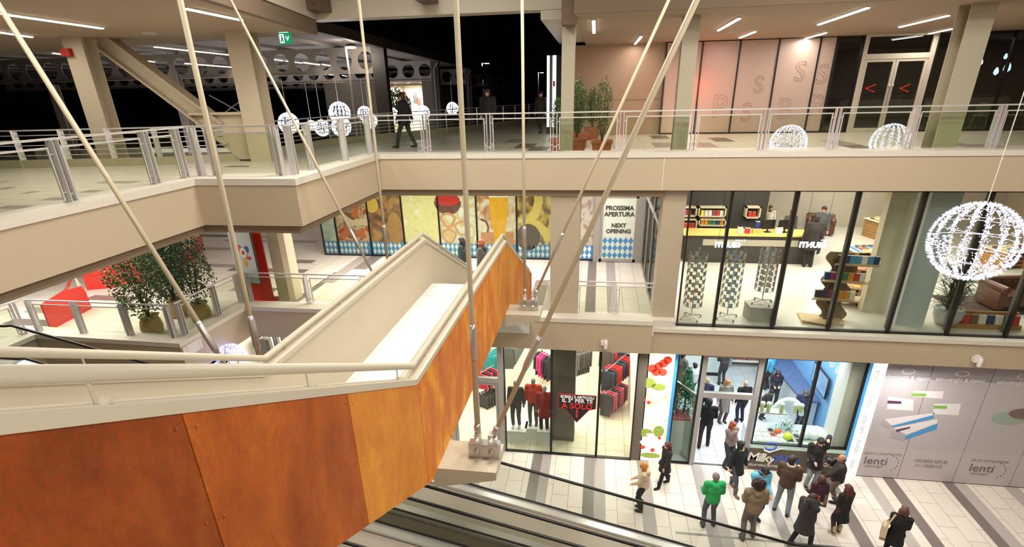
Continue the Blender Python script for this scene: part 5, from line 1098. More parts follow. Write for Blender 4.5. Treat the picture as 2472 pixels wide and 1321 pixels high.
# ================================================================ bookshop behind the middle windows
FB = mat('bookshop_floor', (214, 208, 198), .25, var=.05, scale=1.5); BKW = mat('bookshop_wall_dark', (52, 48, 46), .6)
struct(MB().box(2.2, 17, 14.05, 26.4, L1-.1, L1).build('floor', FB)); struct(MB().box(2.2, 17, 25.9, 26.1, L1, L2-.7).build('wall_back', mat('bookshop_wall', (188, 176, 160), .7)))
struct(MB().box(2.2, 6.4, 21.9, 22.0, L1, L2-.7).build('wall_shelving', BKW))
for x, y, e in ((4.2,17.5,260),(8.0,18,300),(12,18,200),(10,23,260),(5.5,20.6,120)): area('bookshop_light', (x, y, -2.5), 2.5, e, (1,.95,.87), sy=2.5)
bw = [ony(px, py, YF).x for px, py in ((1632,784),(1722,788),(1862,793),(1996,798),(2140,802),(2283,808),(2425,812))]+[12.6, 14.1, 15.6, 17]
for i in range(len(bw)-1): pane('window_%d' % (10+i), bw[i], bw[i+1], -5.87, -2.275, y=YF)
for i, x in enumerate(bw[2:8]):
    struct(MB().box(x+.02, x+.10, YF+.05, YF+.22, -5.8, -2.3).build('trim_%d' % (19+i), mat('mullion_grey', (104,98,92), .5)))
t = thing('shop_pillar', 'pale blue grey pillar inside the bookshop behind the fourth mullion', 'pillar', (ony(2178,790,14.7).x, 14.75, L1)); MB().box(-.34,.34,-.3,.3,0,3.45).build('shaft', mat('pillar_pale_blue', (196,204,204), .5, var=.02), t)
t = thing('shop_pillar', 'cream pillar inside the bookshop beside the pallet shelves', 'pillar', (ony(2105,770,15.5).x, 15.6, L1)); MB().box(-.42,.25,-.3,-.02,0,3.45).build('shaft', mat('pillar_cream', (206,196,172), .6, var=.03), t)
def Bx(px, py, z=L1): p = onz(px, py, z); return p
BKC = [(196,60,50),(40,70,120),(230,226,214),(226,150,50),(60,60,62),(70,130,90),(150,60,110),(90,150,190),(236,210,80),(120,90,70)]
BCN = ['red','navy','white','orange','black','green','plum','sky blue','yellow','brown']
_bk = {}
def book(loc, rz, ci, w=.14, h=.21, th=.03, where='', group=None, flat=False, lean=0.0):
    k = (ci, round(w,2), round(h,2), round(th,3))
    if k not in _bk:
        o = MB().box(-w/2, -w/2+.004, 0, th, 0, h).box(-w/2, w/2, 0, .003, 0, h).box(-w/2, w/2, th-.003, th, 0, h).build('book', mat('cover_%d_%d_%d' % BKC[ci], BKC[ci], .45, var=.12, scale=14)); MB().box(-w/2+.004, w/2-.004, .003, th-.003, .004, h-.004).build('pages', mat('pages_cream', (236,228,208), .8), o); _bk[k] = o
    else: o = copy_tree(_bk[k])
    o.location = loc; o.rotation_euler = (PI/2 if flat else lean, 0, rz); tag(o, '%s book %s' % (BCN[ci], where), 'book', group); return o
# rotating card stands
def stand(px, py, ptop, label, cols):
    p = Bx(px, py); H = min(2.0, max(1.2, hgt((px,py),(px+6,ptop),L1))); t = thing('card_stand', label, 'card stand', (p.x, p.y, L1), .4)
    b = MB(); 
    for q in range(4): a = q*PI/2; b.tube([(0,0,.1),(.3*math.cos(a), .3*math.sin(a), .06)], .012, 6).ball((.3*math.cos(a), .3*math.sin(a), .03), .03, 8, 6)
    b.build('wheeled_base', mat('chrome_wire', (190,190,188), .25, metal=.8), t); MB().tube([(0,0,.08),(0,0,H)], .014, 8).build('pole', BRUSH, t)
    wr = MB(); r = random.Random(px)
    for k in range(7):
        z = .38+k*(H-.45)/7
        for q in range(8):
            a = q*PI/4; b_ = a+PI/4; wr.tube([(.24*math.cos(a), .24*math.sin(a), z), (.24*math.cos(b_), .24*math.sin(b_), z)], .005, 4)
    for q in range(8): a = q*PI/4; wr.tube([(.24*math.cos(a), .24*math.sin(a), .36), (.24*math.cos(a), .24*math.sin(a), H-.08)], .005, 4)
    wr.build('wire_frame', mat('chrome_wire', (190,190,188), .25, metal=.8), t)
    for ci, c in enumerate(cols):
        cd = MB()
        for k in range(7):
            for q in range(8):
                if (k*8+q) % len(cols) != ci: continue
                z = .38+k*(H-.45)/7; a = (q+.5)*PI/4; M_ = Matrix.Rotation(a, 4, 'Z') @ Matrix.Translation((.235, 0, z+.01)); cd.box(0, .008, -.045, .045, 0, .12, M_)
        cd.build('greeting_cards', mat('cards_%d_%d_%d' % c, tuple(int(v*.5+105) for v in c), .5, var=.4, scale=20), t)
    return t
stand(1668, 768, 598, 'wire card stand on castors at the left end of the bookshop window', [(120,150,170),(190,90,80),(210,206,190),(90,110,90),(214,200,120)])
stand(1754, 768, 588, 'wire card stand in the second bookshop pane, yellow and blue cards', [(214,206,130),(90,150,196),(222,220,210),(150,120,100)])
p = Bx(1838, 775); t = thing('display_plinth', 'grey angular plinth under the third card stand', 'plinth', (p.x, p.y+.2, L1)); MB().prism([(-.36,-.3),(.3,-.36),(.42,.2),(.0,.42),(-.4,.2)], 'Z', 0, .42).build('box', mat('plinth_grey', (176,172,164), .6), t)
s3 = stand(1842, 742, 610, 'wire stand of magazines on the grey plinth', [(150,146,140),(206,204,196),(196,80,80),(120,130,140)]); s3.location = (p.x, p.y+.25, L1+.42)
# S shaped plywood shelf tree
p = Bx(1962, 768); t = thing('shelf_tree', 'curved plywood shelf with stacked ledges of books and a dark core', 'shelf', (p.x+.15, p.y, L1), -.12)
PLY = mat('plywood', (206, 178, 134), .6, var=.1, scale=4); PLYD = mat('plywood_shade', (150, 128, 98), .6, var=.08)
q = []; q2 = []
for i in range(40):
    z = i/39*1.85; x = .10*math.sin(z*2*PI/.62); q.append((x-.05, z)); q2.append((x+.55, z))
MB().prism(q+list(reversed(q2)), 'Y', .0, .05).build('back_board', PLYD, t)
MB().tube([(.12*math.sin(z_*6)+.1, -.12, z_) for z_ in [k*.12 for k in range(15)]], .07, 10).build('core', mat('dark_wood_core', (84, 46, 34), .5), t)
MB().box(-.5, .5, -.45, .2, 0, .05).prism([(-.5,-.45),(.1,-.62),(.35,-.3)], 'Z', .05, .08).build('foot', PLY, t)
for k, (x0, x1, z) in enumerate(((-.35,.95,.62),(-.22,1.05,1.12),(.0,1.2,1.58))):
    MB().prism([(x0,-.3),(x1-.2,-.3),(x1,.15),(x0+.25,.2)], 'Z', z, z+.03).build('ledge', PLY, t)
    for j in range(7):
        lx = x0+.16+j*.135; P3 = Vector((p.x+.15, p.y, L1))+Matrix.Rotation(-.12, 3, 'Z') @ Vector((lx, -.16, z+.031)); book(P3, -.12, [[4,1,6,4,3,3,2],[1,6,4,5,3,0,2],[9,1,7,7,2,7,1]][k][j], .13, .2, .09, 'standing on the %s ledge of the curved shelf' % ['lower','middle','top'][k], 'books on the curved plywood shelf')
# cash desk
C0 = Bx(1690, 632); C1 = Bx(1955, 640); zt = L1+1.05
t = thing('cash_desk', 'long dark cash desk with a pale wooden top', 'desk', (0, 0, 0)); x0 = C0.x-.6; x1 = C1.x; yc = (C0.y+C1.y)/2
MB().box(x0, x1, yc, yc+.75, L1, zt-.06).build('front', mat('desk_dark', (58,52,50), .5, var=.1), t); MB().box(x0+.6, x1-.5, yc-.01, yc, zt-.42, zt-.2).build('pale_strip', mat('desk_strip', (176,166,150), .5), t); MB().box(x0-.1, x1+.1, yc-.08, yc+.85, zt-.06, zt).build('top', mat('desk_top_yellow_wood', (222, 196, 110), .4, var=.08), t)
def monitor(x, label):
    t = thing('computer_monitor', label, 'monitor', (x, yc+.35, zt), .2); MB().box(-.24,.24,-.02,.02,.12,.44).build('screen_housing', BLACK, t); MB().box(-.1,.1,-.08,.08,0,.02).box(-.02,.02,-.01,.03,.02,.14).build('foot', BLACK, t)
monitor(ony(1855,548,yc+.3).x, 'black monitor on the cash desk before the man in the cream jacket'); monitor(ony(1895,555,yc+.3).x, 'black monitor on the cash desk beside the second assistant')
for k, (px, c, w_, h_, l) in enumerate(((1786,(226,222,214),.16,.24,'white card box on the cash desk'),(1804,(190,50,66),.16,.22,'crimson box on the cash desk'),(1826,(186,180,90),.26,.18,'olive yellow box on the cash desk'),(1830,(50,56,150),.1,.4,'tall dark blue display on the cash desk'),(1880,(230,228,220),.2,.24,'white open box right of the monitors'))):
    x = ony(px, 552, yc+.2).x; o = MB().box(-w_/2,w_/2,-.07,.07,0,h_).build('counter_box', mat('box_%d_%d_%d' % c, c, .5)); MB().box(-w_/2-.004,w_/2+.004,-.074,.074,h_-.03,h_).build('lid', mat('box_lid', (220,216,206), .5), o); o.location = (x, yc+.15+(.2 if k == 3 else 0), zt); tag(o, l, 'box')
Pq2 = lambda f, h, a, l, **k: P(f, h, a, l, z=L1, **k)
Pq2((1846,585),(1846,502),178,'shop assistant in a cream jacket behind the cash desk', top=(222,212,190), legs=(60,56,54), hair=(120,80,60), collar=(70,64,60))
Pq2((1896,600),(1892,508),176,'shop assistant with short auburn hair and a dark scarf behind the cash desk', top=(96,88,80), legs=(60,56,54), hair=(150,92,64), collar=(40,36,36))
Pq2((1948,645),(1944,515),-10,'customer in a dark coat with a red bag seen from behind at the cash desk', top=(46,38,40), legs=(40,36,36), hair=(44,32,30), style='short', bulk=1.15, toplen=.6)
Pq2((1968,610),(1966,495),150,'customer in a grey jacket facing the cash desk', top=(92,92,94), legs=(60,58,60), hair=(60,44,36))
# wall shelves with boxes and books, left back
t = thing('wall_shelving', 'dark wall shelving with pale framed niches behind the cash desk', 'shelving', (0, 0, 0)); fr = MB()
NI = [(1645,1680,498,522),(1686,1750,498,523),(1645,1680,527,553),(1686,1750,527,545),(1648,1678,558,595),(1800,1832,498,526)]
for (a, b, c_, d_) in NI:
    p0_ = ony(a, c_, 21.7); p1_ = ony(b, d_, 21.7)
    for (u0, u1, v0, v1) in ((p0_.x, p1_.x, p1_.z, p1_.z+.05), (p0_.x, p1_.x, p0_.z-.05, p0_.z), (p0_.x, p0_.x+.05, p1_.z, p0_.z), (p1_.x-.05, p1_.x, p1_.z, p0_.z)): fr.box(u0, u1, 21.55, 21.85, v0, v1)
fr.build('frames', mat('shelf_cream', (206,190,160), .6), t); MB().box(2.25, 6.4, 21.86, 21.9, L1, -2.4).build('backing', BKW, t)
rb = random.Random(8)
for k, (a, b, c_, d_) in enumerate(NI):
    p0_ = ony(a, d_, 21.7); p1_ = ony(b, d_, 21.7); n = int((p1_.x-p0_.x-.12)/.14)
    for j in range(max(0, n)):
        ci = [0,2,0,[3,3,5,5,2,6,0,2,2,2,2][min(j,10)],2,0][k] if rb.random() > .25 else rb.randrange(10)
        book((p0_.x+.12+j*.14, 21.6, p0_.z+.052), rb.uniform(-.15,.15)+PI/2*0, ci, .12, .2+.05*(k == 3), .1, 'in the %s niche of the dark wall shelving' % ['upper left','wide upper','middle left','wide middle','lowest left','single right'][k], 'books in the wall niches')
# tables of pallets with books
PAL = mat('pallet_wood', (168, 124, 74), .8, var=.25, scale=6)
def pallet_stack(px, py, n, label, w=1.2, d=.8, rz=.25, top=True, z0=L1):
    p = Bx(px, py); t = thing('pallet_table', label, 'pallet table', (p.x, p.y, z0), rz)
    for k in range(n):
        b = MB(); z = k*.14
        for j in range(6): b.box(-w/2, w/2, -d/2+j*(d/5.6), -d/2+j*(d/5.6)+.1, z+.12, z+.14)
        for x in (-w/2, -.06, w/2-.12): b.box(x, x+.12, -d/2, d/2, z+.02, z+.12)
        for x in (-w/2, -.06, w/2-.12): b.box(x, x+.12, -d/2, d/2, z, z+.02)
        b.build('pallet', PAL, t)
    if top: MB().box(-w/2-.05, w/2+.05, -d/2-.05, d/2+.05, n*.14, n*.14+.03).build('table_top', mat('table_top_pale', (226,220,206), .5), t)
    return t, p
def books_on(t, n, w, d, z, where, group, seed):
    r = random.Random(seed); rz = t.rotation_euler.z; cols_ = max(2, int(w/.24)); 
    for i in range(n):
        gx_ = -w/2+.14+(i % cols_)*.22; gy = -d/2+.12+(i//cols_)*.26
        if gy > d/2-.05: break
        P3 = t.location+Matrix.Rotation(rz, 3, 'Z') @ Vector((gx_, gy, z)); nb = r.choice((1,1,2))
        for q in range(nb): book((P3.x, P3.y, P3.z+q*.031+.0005), rz+r.uniform(-.08,.08), r.choice((2,2,0,3,8,7,9,4)), .15, .21, .03, where, group, flat=True)
t, p = pallet_stack(2128, 572, 5, 'stacked pallet table strung with small bulbs at the back of the bookshop'); books_on(t, 15, 1.2, .8, .74, 'lying on the far pallet table with bulbs', 'books on the far pallet table', 1)
bl_ = MB()
for k in range(9): bl_.ball((-.55+k*.137, -.43, .60), .022, 8, 6)
for k in range(9): bl_.ball((-.55+k*.137, -.43, .32), .022, 8, 6)
bl_.build('string_bulbs', emis('bulb_warm', (255,238,200), 5), t)['kind'] = 'stuff'
t, p = pallet_stack(2085, 640, 4, 'pallet table covered with white papers right of the curved shelf', rz=.1); books_on(t, 15, 1.2, .8, .6, 'lying on the pallet table right of the curved shelf', 'books on the middle pallet table', 2)
t, p = pallet_stack(2092, 716, 6, 'tall pallet shelf with casters beside the cream pillar', w=.8, d=.5, rz=-.5, top=False); books_on(t, 6, .8, .5, .86, 'lying on the tall pallet shelf beside the cream pillar', 'books on the tall pallet shelf', 3)
t, p = pallet_stack(2108, 520, 6, 'pallet stack against the back wall of the bookshop', rz=.0)
t, p = pallet_stack(2440, 640, 4, 'pallet table with yellow covered books at the right of the bookshop', w=1.6, d=.9); books_on(t, 24, 1.6, .9, .6, 'lying on the right pallet table behind the globe', 'books on the right pallet table', 4)
# book trolley
p = Bx(2040, 735); t = thing('book_trolley', 'low wooden trolley on wheels stacked with books behind the curved shelf', 'trolley', (p.x, p.y+.1, L1), -.2)
MB().box(-.4,.4,-.22,.22,.10,.14).box(-.4,.4,-.22,.22,.5,.53).box(-.4,-.36,-.22,.22,.14,.62).box(.36,.4,-.22,.22,.14,.62).build('frame', PAL, t); wl = MB()
for sx in (-.32,.32):
    for sy in (-.18,.18): MB().cap((sx-.012,sy,.05), .05, (sx+.012,sy,.05), .05, 10).build('wheel', RUB, t)
books_on(t, 6, .8, .4, .532, 'lying on the wooden trolley', 'books on the wooden trolley', 6)
# sofa, armchair
LEA = mat('brown_leather', (88, 46, 30), .3, var=.25, scale=7)
def chesterfield(loc, rz, W_, label, cat):
    t = thing('leather_'+cat, label, cat, loc, rz)
    s_ = MB(); s_.box(-W_/2+.2, W_/2-.2, -.42, .32, .14, .34); s_.build('base', LEA, t)
    n = max(1, round((W_-.4)/.65)); cw = (W_-.4)/n
    for i in range(n): c = MB(); c.box(-W_/2+.2+i*cw+.01, -W_/2+.2+(i+1)*cw-.01, -.44, .24, .34, .46); o = c.build('seat_cushion', LEA, t); bv = o.modifiers.new('bevel', 'BEVEL'); bv.width = .04; bv.segments = 3
    b = MB().box(-W_/2+.1, W_/2-.1, .22, .42, .14, .66); b.cap((-W_/2+.1, .36, .68), .11, (W_/2-.1, .36, .68), .11, 12); b.build('backrest', LEA, t, smooth=False)
    bt = MB()
    for i in range(int(W_/.16)):
        for j in range(3): bt.ball((-W_/2+.24+i*.15+(j % 2)*.07, .205, .5+j*.09), .02, 6, 5)
    o = bt.build('buttons', mat('leather_button', (66,32,20), .3), t); o['kind'] = 'stuff'
    for s__ in (-1, 1): a = MB(); x = s__*(W_/2-.1); a.box(x-.1, x+.1, -.44, .36, .08, .6); a.cap((x, -.44, .62), .12, (x, .36, .62), .12, 12); a.build('arm', LEA, t)
    for sx in (-1, 1):
        for sy in (-.38, .36): MB().cap((sx*(W_/2-.14), sy, .0+.03), .03, (sx*(W_/2-.14), sy, .12), .03, 8).build('foot', mat('dark_wood_core', (84,46,34), .5), t)
    return t
p = Bx(2432, 752); chesterfield((p.x+.55, p.y+.45, L1), .12, 2.0, 'buttoned brown leather sofa seen below the large globe', 'sofa')
chesterfield((9.4, 24.6, L1), -.3, 1.1, 'brown leather armchair at the back of the bookshop', 'armchair')
p = Bx(2380, 742); tag(MB().box(-1.2, 1.4, -.5, .9, .001, .012).build('rug', mat('rug_dark_brown', (74, 54, 46), .95, var=.3, scale=10), loc=(p.x+.2, p.y, L1)), 'dark brown rug under the leather sofa', 'rug')
# low window shelf of books
p = Bx(2372, 796, L1); t = thing('low_shelf', 'low wooden window shelf holding a row of upright books', 'shelf', (ony(2372,790,14.45).x, 14.45, L1)); MB().box(-.75,.8,-.12,.16,0,.12).box(-.75,.8,.12,.16,.12,.4).build('box', PAL, t)
for j in range(8): book((t.location.x-.66+j*.19, 14.38, L1+.121), 0, [4,0,9,2,1,2,4,0][j], .16, .24, .05, '%s from the left on the low window shelf' % ['first','second','third','fourth','fifth','sixth','seventh','last'][j], 'books on the low window shelf', lean=-.15)
# potted yucca
p = Bx(2252, 782); t = thing('potted_yucca', 'leafy yucca in a round white pot beside the pale pillar of the bookshop', 'plant', (p.x+.3, p.y+.02, L1))
MB().lathe([(.16,0),(.26,.05),(.33,.25),(.34,.42),(.31,.45),(.29,.42),(.05,.40)], 22).build('pot', mat('pot_white', (206,204,198), .5), t, smooth=True)
f = MB(); r = random.Random(21)
for i in range(420):
    b0 = Vector((r.gauss(0,.07), r.gauss(0,.07), r.uniform(.45, 1.5))); a = r.uniform(0, 6.28); L_ = r.uniform(.45,.8); d = Vector((math.cos(a), math.sin(a), r.uniform(-.1,1.0))).normalized(); s_ = Vector((-math.sin(a), math.cos(a), 0))*.016
    m_ = b0+d*L_*.55; e_ = b0+d*L_+Vector((0,0,-.22*L_)); f.add([b0-s_*.5, m_-s_, e_, m_+s_, b0+s_*.5], [(0,1,2,3,4)])
f.build('leaves', LF, t, fix=False); MB().cap((0,0,.4), .04, (.05,0,1.4), .03, 8).cap((-.05,.03,.4), .035, (-.1,.05,1.1), .03, 8).build('stem', BK, t)
# reflection of the shop name, built as glowing mirrored letters behind the glass
REFL = emis('sign_reflection_white', (236, 244, 255), 2.6)
for px, l in ((1757, 'white letters imitating the reflected shop name above the second card stand'), (1962, 'white letters imitating the reflected shop name above the curved shelf')):
    q = ony(px, 592, 14.9); t = thing('sign_reflection', l, 'sign', (q.x, 14.9, q.z)); text('GIUNTI', 'lettering', .2, (0, 0, 0), (-1, 0, 0), (0, 0, 1), REFL, t, bold=.012); text('al punto', 'lettering', .08, (.3, 0, .14), (-1,0,0), (0,0,1), REFL, t); MB().tube([(-.25,0,.1),(-.25,0,-2.36-q.z)], .004, 4).build('wire', BLACK, t); MB().tube([(.25,0,.1),(.25,0,-2.36-q.z)], .004, 4).build('wire', BLACK, t)
# ================================================================ upper floor shop front
YU = 22.5
ux = [ony(px, 322, YU).x for px in (1590, 1672, 1757, 1845, 1938)]+[ony(1975, 322, YU).x]
FROST = mat('frosted_pink_print', (186, 166, 154), .35, var=.04, scale=.6); LNP = mat('letter_outline_print', (186, 150, 140), .4)
for i in range(5):
    a, b = ux[i], ux[i+1]; 
    if b-a < .2: continue
    t = thing('frosted_panel', 'frosted pinkish glass panel of the upper shop front, %s from the tan wall' % ['first','second','third','fourth','fifth'][i], 'panel', ((a+b)/2, YU, L2), 0, 'frosted panels of the upper shop front'); w_ = b-a
    MB().box(-w_/2+.05, w_/2, -.02, .03, .05, 3.06).build('glass', FROST, t); MB().box(-w_/2, -w_/2+.05, -.06, .06, 0, 3.09).box(-w_/2+.05, w_/2, -.05, .05, 0, .05).build('frame', BLACK, t)
    for (s_, x, z, sz) in [[('S', 0, 1.5, .8)], [('P', .2, .9, 1.1)], [('S', -.1, .7, .9), ('S', .2, 1.6, .8)], [('S', .2, 2.0, .9), ('B', -.1, .8, 1.0)], [('S', 0, 1.9, .9), ('R', .05, .9, 1.0)]][i]: text(s_, 'letter_outline', sz, (x, -.03, z), (1,0,0), (0,0,1), LNP, t, outline=.008)
point('red_glow_fill', (ony(1700,230,21.6).x, 21.6, .0), 26, (1, .12, .08), .3)  # added red lamp imitating a red sign's reflection on the panels
point('wall_uplight', (ony(1660,290,21.8).x, 21.9, -1.2), 10, (1, .85, .5), .2)
AL = mat('pale_aluminium', (206, 198, 184), .4, metal=.2, var=.03)
e0 = ux[-1]; dL = ony(2040, 320, YU).x; dR = ony(2205, 318, YU).x
g = struct(MB().box(e0, dL, YU-.01, YU+.01, L2, 1.49).build('window_21', DGLASS)); MB().box(e0, e0+.09, YU-.06, YU+.06, L2, 1.49).box(dL-.06, dL, YU-.06, YU+.06, L2, 1.49).box(e0, dL, YU-.05, YU+.05, L2, L2+.05).build('window_frame', BLACK, g)
door('door_5', dL, dR, L2, L2+2.35, 1.49, 2, y=YU, m=AL, glass=DGLASS, fw=.14)
xx = dR
for i, w_ in enumerate((.75, 1.55, 1.5, 1.5)):
    g = struct(MB().box(xx+.03, xx+w_, YU-.01, YU+.01, L2, 1.49).build('window_%d' % (22+i), DGLASS)); MB().box(xx, xx+.07, YU-.05, YU+.05, L2, 1.49).box(xx, xx+w_, YU-.05, YU+.05, L2, L2+.05).build('window_frame', BLACK, g); MB().box(xx+.07, xx+.13, YU+.05, YU+.16, L2, 1.49).build('mullion', mat('mullion_grey', (104,98,92), .5), g); xx += w_
room(2.27, 17, 22.7, 29, L2+.01, 1.48, mat('cafe_floor', (66, 62, 56), .5), mat('cafe_wall', (44, 36, 34), .7, var=.05), left=True)
area('cafe_dim_light', (9, 25.5, 1.3), 9, 150, (1, .88, .74), sy=3)
area('cafe_front_fill', (12.5, 23.5, 1.3), 5, 70, (1, .88, .74), sy=.8)  # extra lamp added to brighten the chairs behind the glass
# parapet-like inner counter and small glowing things
t = thing('cafe_counter', 'pale low wall inside the dark cafe', 'counter', (12.5, 25.2, L2+.01)); MB().box(-3, 3, 0, .25, 0, 1.05).build('front', mat('cafe_counter', (110,102,92), .6), t); MB().box(-3.05, 3.05, -.04, .3, 1.05, 1.1).build('top', DARKM, t)
for k, (px, py, c, s_) in enumerate(((2405,172,(214,236,255),.14),(2432,162,(190,230,240),.2),(2369,150,(225,238,255),.1),(2445,115,(255,240,210),.08),(2459,87,(255,240,200),.08),(2428,136,(200,230,255),.1))):
    q = ony(px, py, 26.2); t = thing('cafe_pendant', 'small bright pendant lamp in the dark cafe, %s' % ['tall lower one','teardrop one','leftmost one','right high one','right top one','middle one'][k], 'lamp', q); MB().lathe([(.02,-s_),(s_*.6,-s_*.5),(s_*.5,s_*.3),(.02,s_)], 12).build('lamp_shade', emis('pendant_%d' % c[0], c, 3.5), t, smooth=True); MB().tube([(0,0,s_),(0,0,max(.05, 1.4-q.z))], .006, 4).build('cord', BLACK, t)
NEO = emis('neon_red', (255, 40, 30), 3.0)
for k, px in enumerate((2100, 2183)):
    q = ony(px, 213, 22.62); t = thing('neon_chevron', 'red neon chevron in the %s leaf of the double door' % ['left','right'][k], 'neon sign', q); MB().tube([(.16,0,.12),(-.14,0,0),(.16,0,-.12)], .014, 6).build('tube', NEO, t)
q = ony(1990, 192, 22.7); MB().tube([(q.x-.15,22.56,q.z),(q.x+.2,22.56,q.z+.02)], .014, 6).build('neon_bar', NEO, bpy.data.objects['window_21'])
LG = mat('pale_green_plastic', (188, 206, 150), .35)
def cafe_chair(px, py, rz, label):
    p = onz(px, py, L2); p.y = max(p.y, 23.2); p.x = ony(px, py, p.y).x; t = thing('cafe_chair', label, 'chair', (p.x, p.y, L2+.01), rz, 'pale green chairs in the dark cafe')
    MB().prism([(-.21,-.2),(.21,-.2),(.19,.2),(-.19,.2)], 'Z', .44, .47).build('seat', LG, t)
    MB().prism(ell(0, .70, .2, .2, 20), 'Y', .17, .20).build('backrest', LG, t); MB().tube([(-.19,.18,.45),(-.2,.2,.6)], .014, 6).tube([(.19,.18,.45),(.2,.2,.6)], .014, 6).build('back_supports', LG, t)
    for sx in (-1, 1):
        for sy in (-1, 1): MB().tube([(sx*.17, sy*.16, .44), (sx*.23, sy*.24, 0)], [.018, .013], 6).build('leg', LG, t)
cafe_chair(2225, 316, 2.6, 'pale green chair behind the column beside the double door'); cafe_chair(2355, 316, PI-.4, 'pale green chair in the middle of the dark cafe window'); cafe_chair(2440, 316, PI+.3, 'pale green chair at the right end of the dark cafe window'); cafe_chair(2290, 316, .4, 'pale green chair just right of the grey column')
# terracotta planters on the upper floor
for px, yy, l, h in ((1453, 15.0, 'leafy bush in a square terracotta planter before the tan wall', 1.9), (1392, 15.9, 'leafy bush in a terracotta planter just right of the grey column', 1.95), (1398, 17.6, 'leafy bush in the terracotta planter farther back beside the column', 1.9), (1352, 15.7, 'bush in a terracotta planter left of the grey column', 1.5), (1428, 20.4, 'terracotta planter bush at the back before the tan wall', 1.7)):
    x = ony(px, 340, yy).x; potted((x, yy, L2), l, h*1.18, .29, 1500, int(px+yy*10), LF2 if px != 1453 else LF3, pot='terracotta', leaf=.06, sc=.82)
# lit totem
q = onz(1333, 322, L2); t = thing('lit_totem', 'tall white lit totem standing at the end of the upper terrace', 'totem', (q.x, q.y, L2)); TW = emis('totem_white', (246,250,255), 2.2)
MB().box(-.22,-.12,-.06,.06,.25,2.85).build('light_strip', TW, t); MB().box(-.0,.14,-.06,.06,.25,2.85).build('light_strip', TW, t); MB().box(-.12,-.0,-.05,.05,.1,2.85).build('grey_core', mat('totem_grey', (120,124,130), .5), t); MB().box(-.24,.3,-.1,.1,0,.25).build('base', BLACK, t); MB().box(.14,.42,-.05,.05,.2,2.85).build('dark_side', DARKM, t)
MB().box(.02,.1,-.065,-.06,1.75,1.95).build('red_mark', RED, t); text('BAR CAFFE', 'lettering', .14, (.07, -.066, 1.0), (0,0,-1), (1,0,0), BLACK, t)
# ================================================================ ceiling light bars
LED = emis('led_white', (255, 244, 232), 9.0)
def bar(p0, p1, z, label, group, e=45, w=.07):
    a = onz(p0[0], p0[1], z); b = onz(p1[0], p1[1], z); c = (a+b)/2; d = b-a; L_ = min(4.8, d.length); ang = math.atan2(d.y, d.x)
    t = thing('ceiling_light_bar', label, 'ceiling light', (c.x, c.y, z), ang, group); MB().box(-L_/2, L_/2, -w/2, w/2, -.02, .0).build('diffuser', LED, t); MB().box(-L_/2-.02, L_/2+.02, -w/2-.01, w/2+.01, 0, .03).build('housing', WHITE, t)
    if e: area('light_bar_lamp', (c.x, c.y, z-.04), L_, e, (1, .90, .78), rot=(0, 0, ang), sy=w)
RB = [((1433,50),(1434,79)),((1548,88),(1533,106)),((1785,44),(1734,73)),((1823,76),(1786,91)),((2096,18),(1976,59)),((1994,79),(1943,93)),((2290,37),(2172,65)),((2300,69),(2243,81))]
RN = ['upright looking one above the planters','short one above the tan wall','front one above the second pink panel','rear one above the third pink panel','long front one above the dark window','rear one above the last pink panel','long front one above the double door','rear one beside the big column']
for (a, b), n_ in zip(RB, RN): bar(a, b, 1.46, 'white light bar in the right ceiling, '+n_, 'light bars of the right ceiling')
bar((-190, 8), (20, 34), 1.46, 'white light bar at the far left of the left ceiling, front row', 'light bars of the left ceiling'); bar((26,36),(247,68), 1.46, 'long white light bar in the front row of the left ceiling', 'light bars of the left ceiling')
bar((-150,55),(76,89), 1.46, 'white light bar in the second row at the left picture edge', 'light bars of the left ceiling'); bar((448,20),(583,48), 1.46, 'white light bar near the right edge of the left ceiling', 'light bars of the left ceiling')
q = onz(360, 82, 1.47); t = thing('ceiling_disc', 'round white ceiling disc in the left ceiling', 'ceiling fitting', (q.x, q.y, 1.47)); MB().lathe([(.0,0),(.16,0),(.16,.02),(.0,.02)], 20).build('disc', WHITE, t); MB().lathe([(.05,-.01),(.12,-.01),(.12,.0),(.05,.0)], 16).build('grille', DG, t)
q = onz(1768, 78, 1.47); t = thing('ceiling_disc', 'round white ceiling disc between the light bars of the right ceiling', 'ceiling fitting', (q.x, q.y, 1.47)); MB().lathe([(.0,0),(.12,0),(.12,.02),(.0,.02)], 20).build('disc', WHITE, t); MB().lathe([(.04,-.01),(.08,-.01),(.08,.0),(.04,.0)], 16).build('grille', DG, t)
# exit sign
q = ony(688, 92, 14.6); t = thing('exit_sign', 'green emergency exit sign with running figure and arrow under the left ceiling', 'exit sign', (q.x, 14.6, q.z)); GE = emis('exit_green', (30, 150, 104), 1.0); WE = emis('exit_white', (230,255,244), 1.5)
MB().box(-.17,.17,-.012,.012,-.13,.12).build('panel', GE, t); MB().box(-.13,.1,-.02,.02,.12,.17).build('lamp_housing', WE, t)
a = MB(); a.prism([(.02,.03),(.07,-.07),(.12,.03),(.10,.05),(.07,-.02),(.04,.05)], 'Y', -.016, -.012); a.build('arrow', WE, t)
a = MB(); a.prism([(-.14,-.11),(-.02,-.11),(-.02,.09),(-.14,.09)], 'Y', -.0145, -.012); a.build('doorway_picture', WE, t); a = MB(); flat_disc(a, -.075, -.02, .05, .017, .017, 8); a.prism([(-.09,.03),(-.06,.03),(-.05,-.03),(-.03,-.09),(-.05,-.09),(-.07,-.04),(-.1,-.09),(-.12,-.08),(-.09,-.02)], 'Y', -.02, -.016); a.build('running_figure', mat('exit_dark_green', (20,90,70), .5), t)
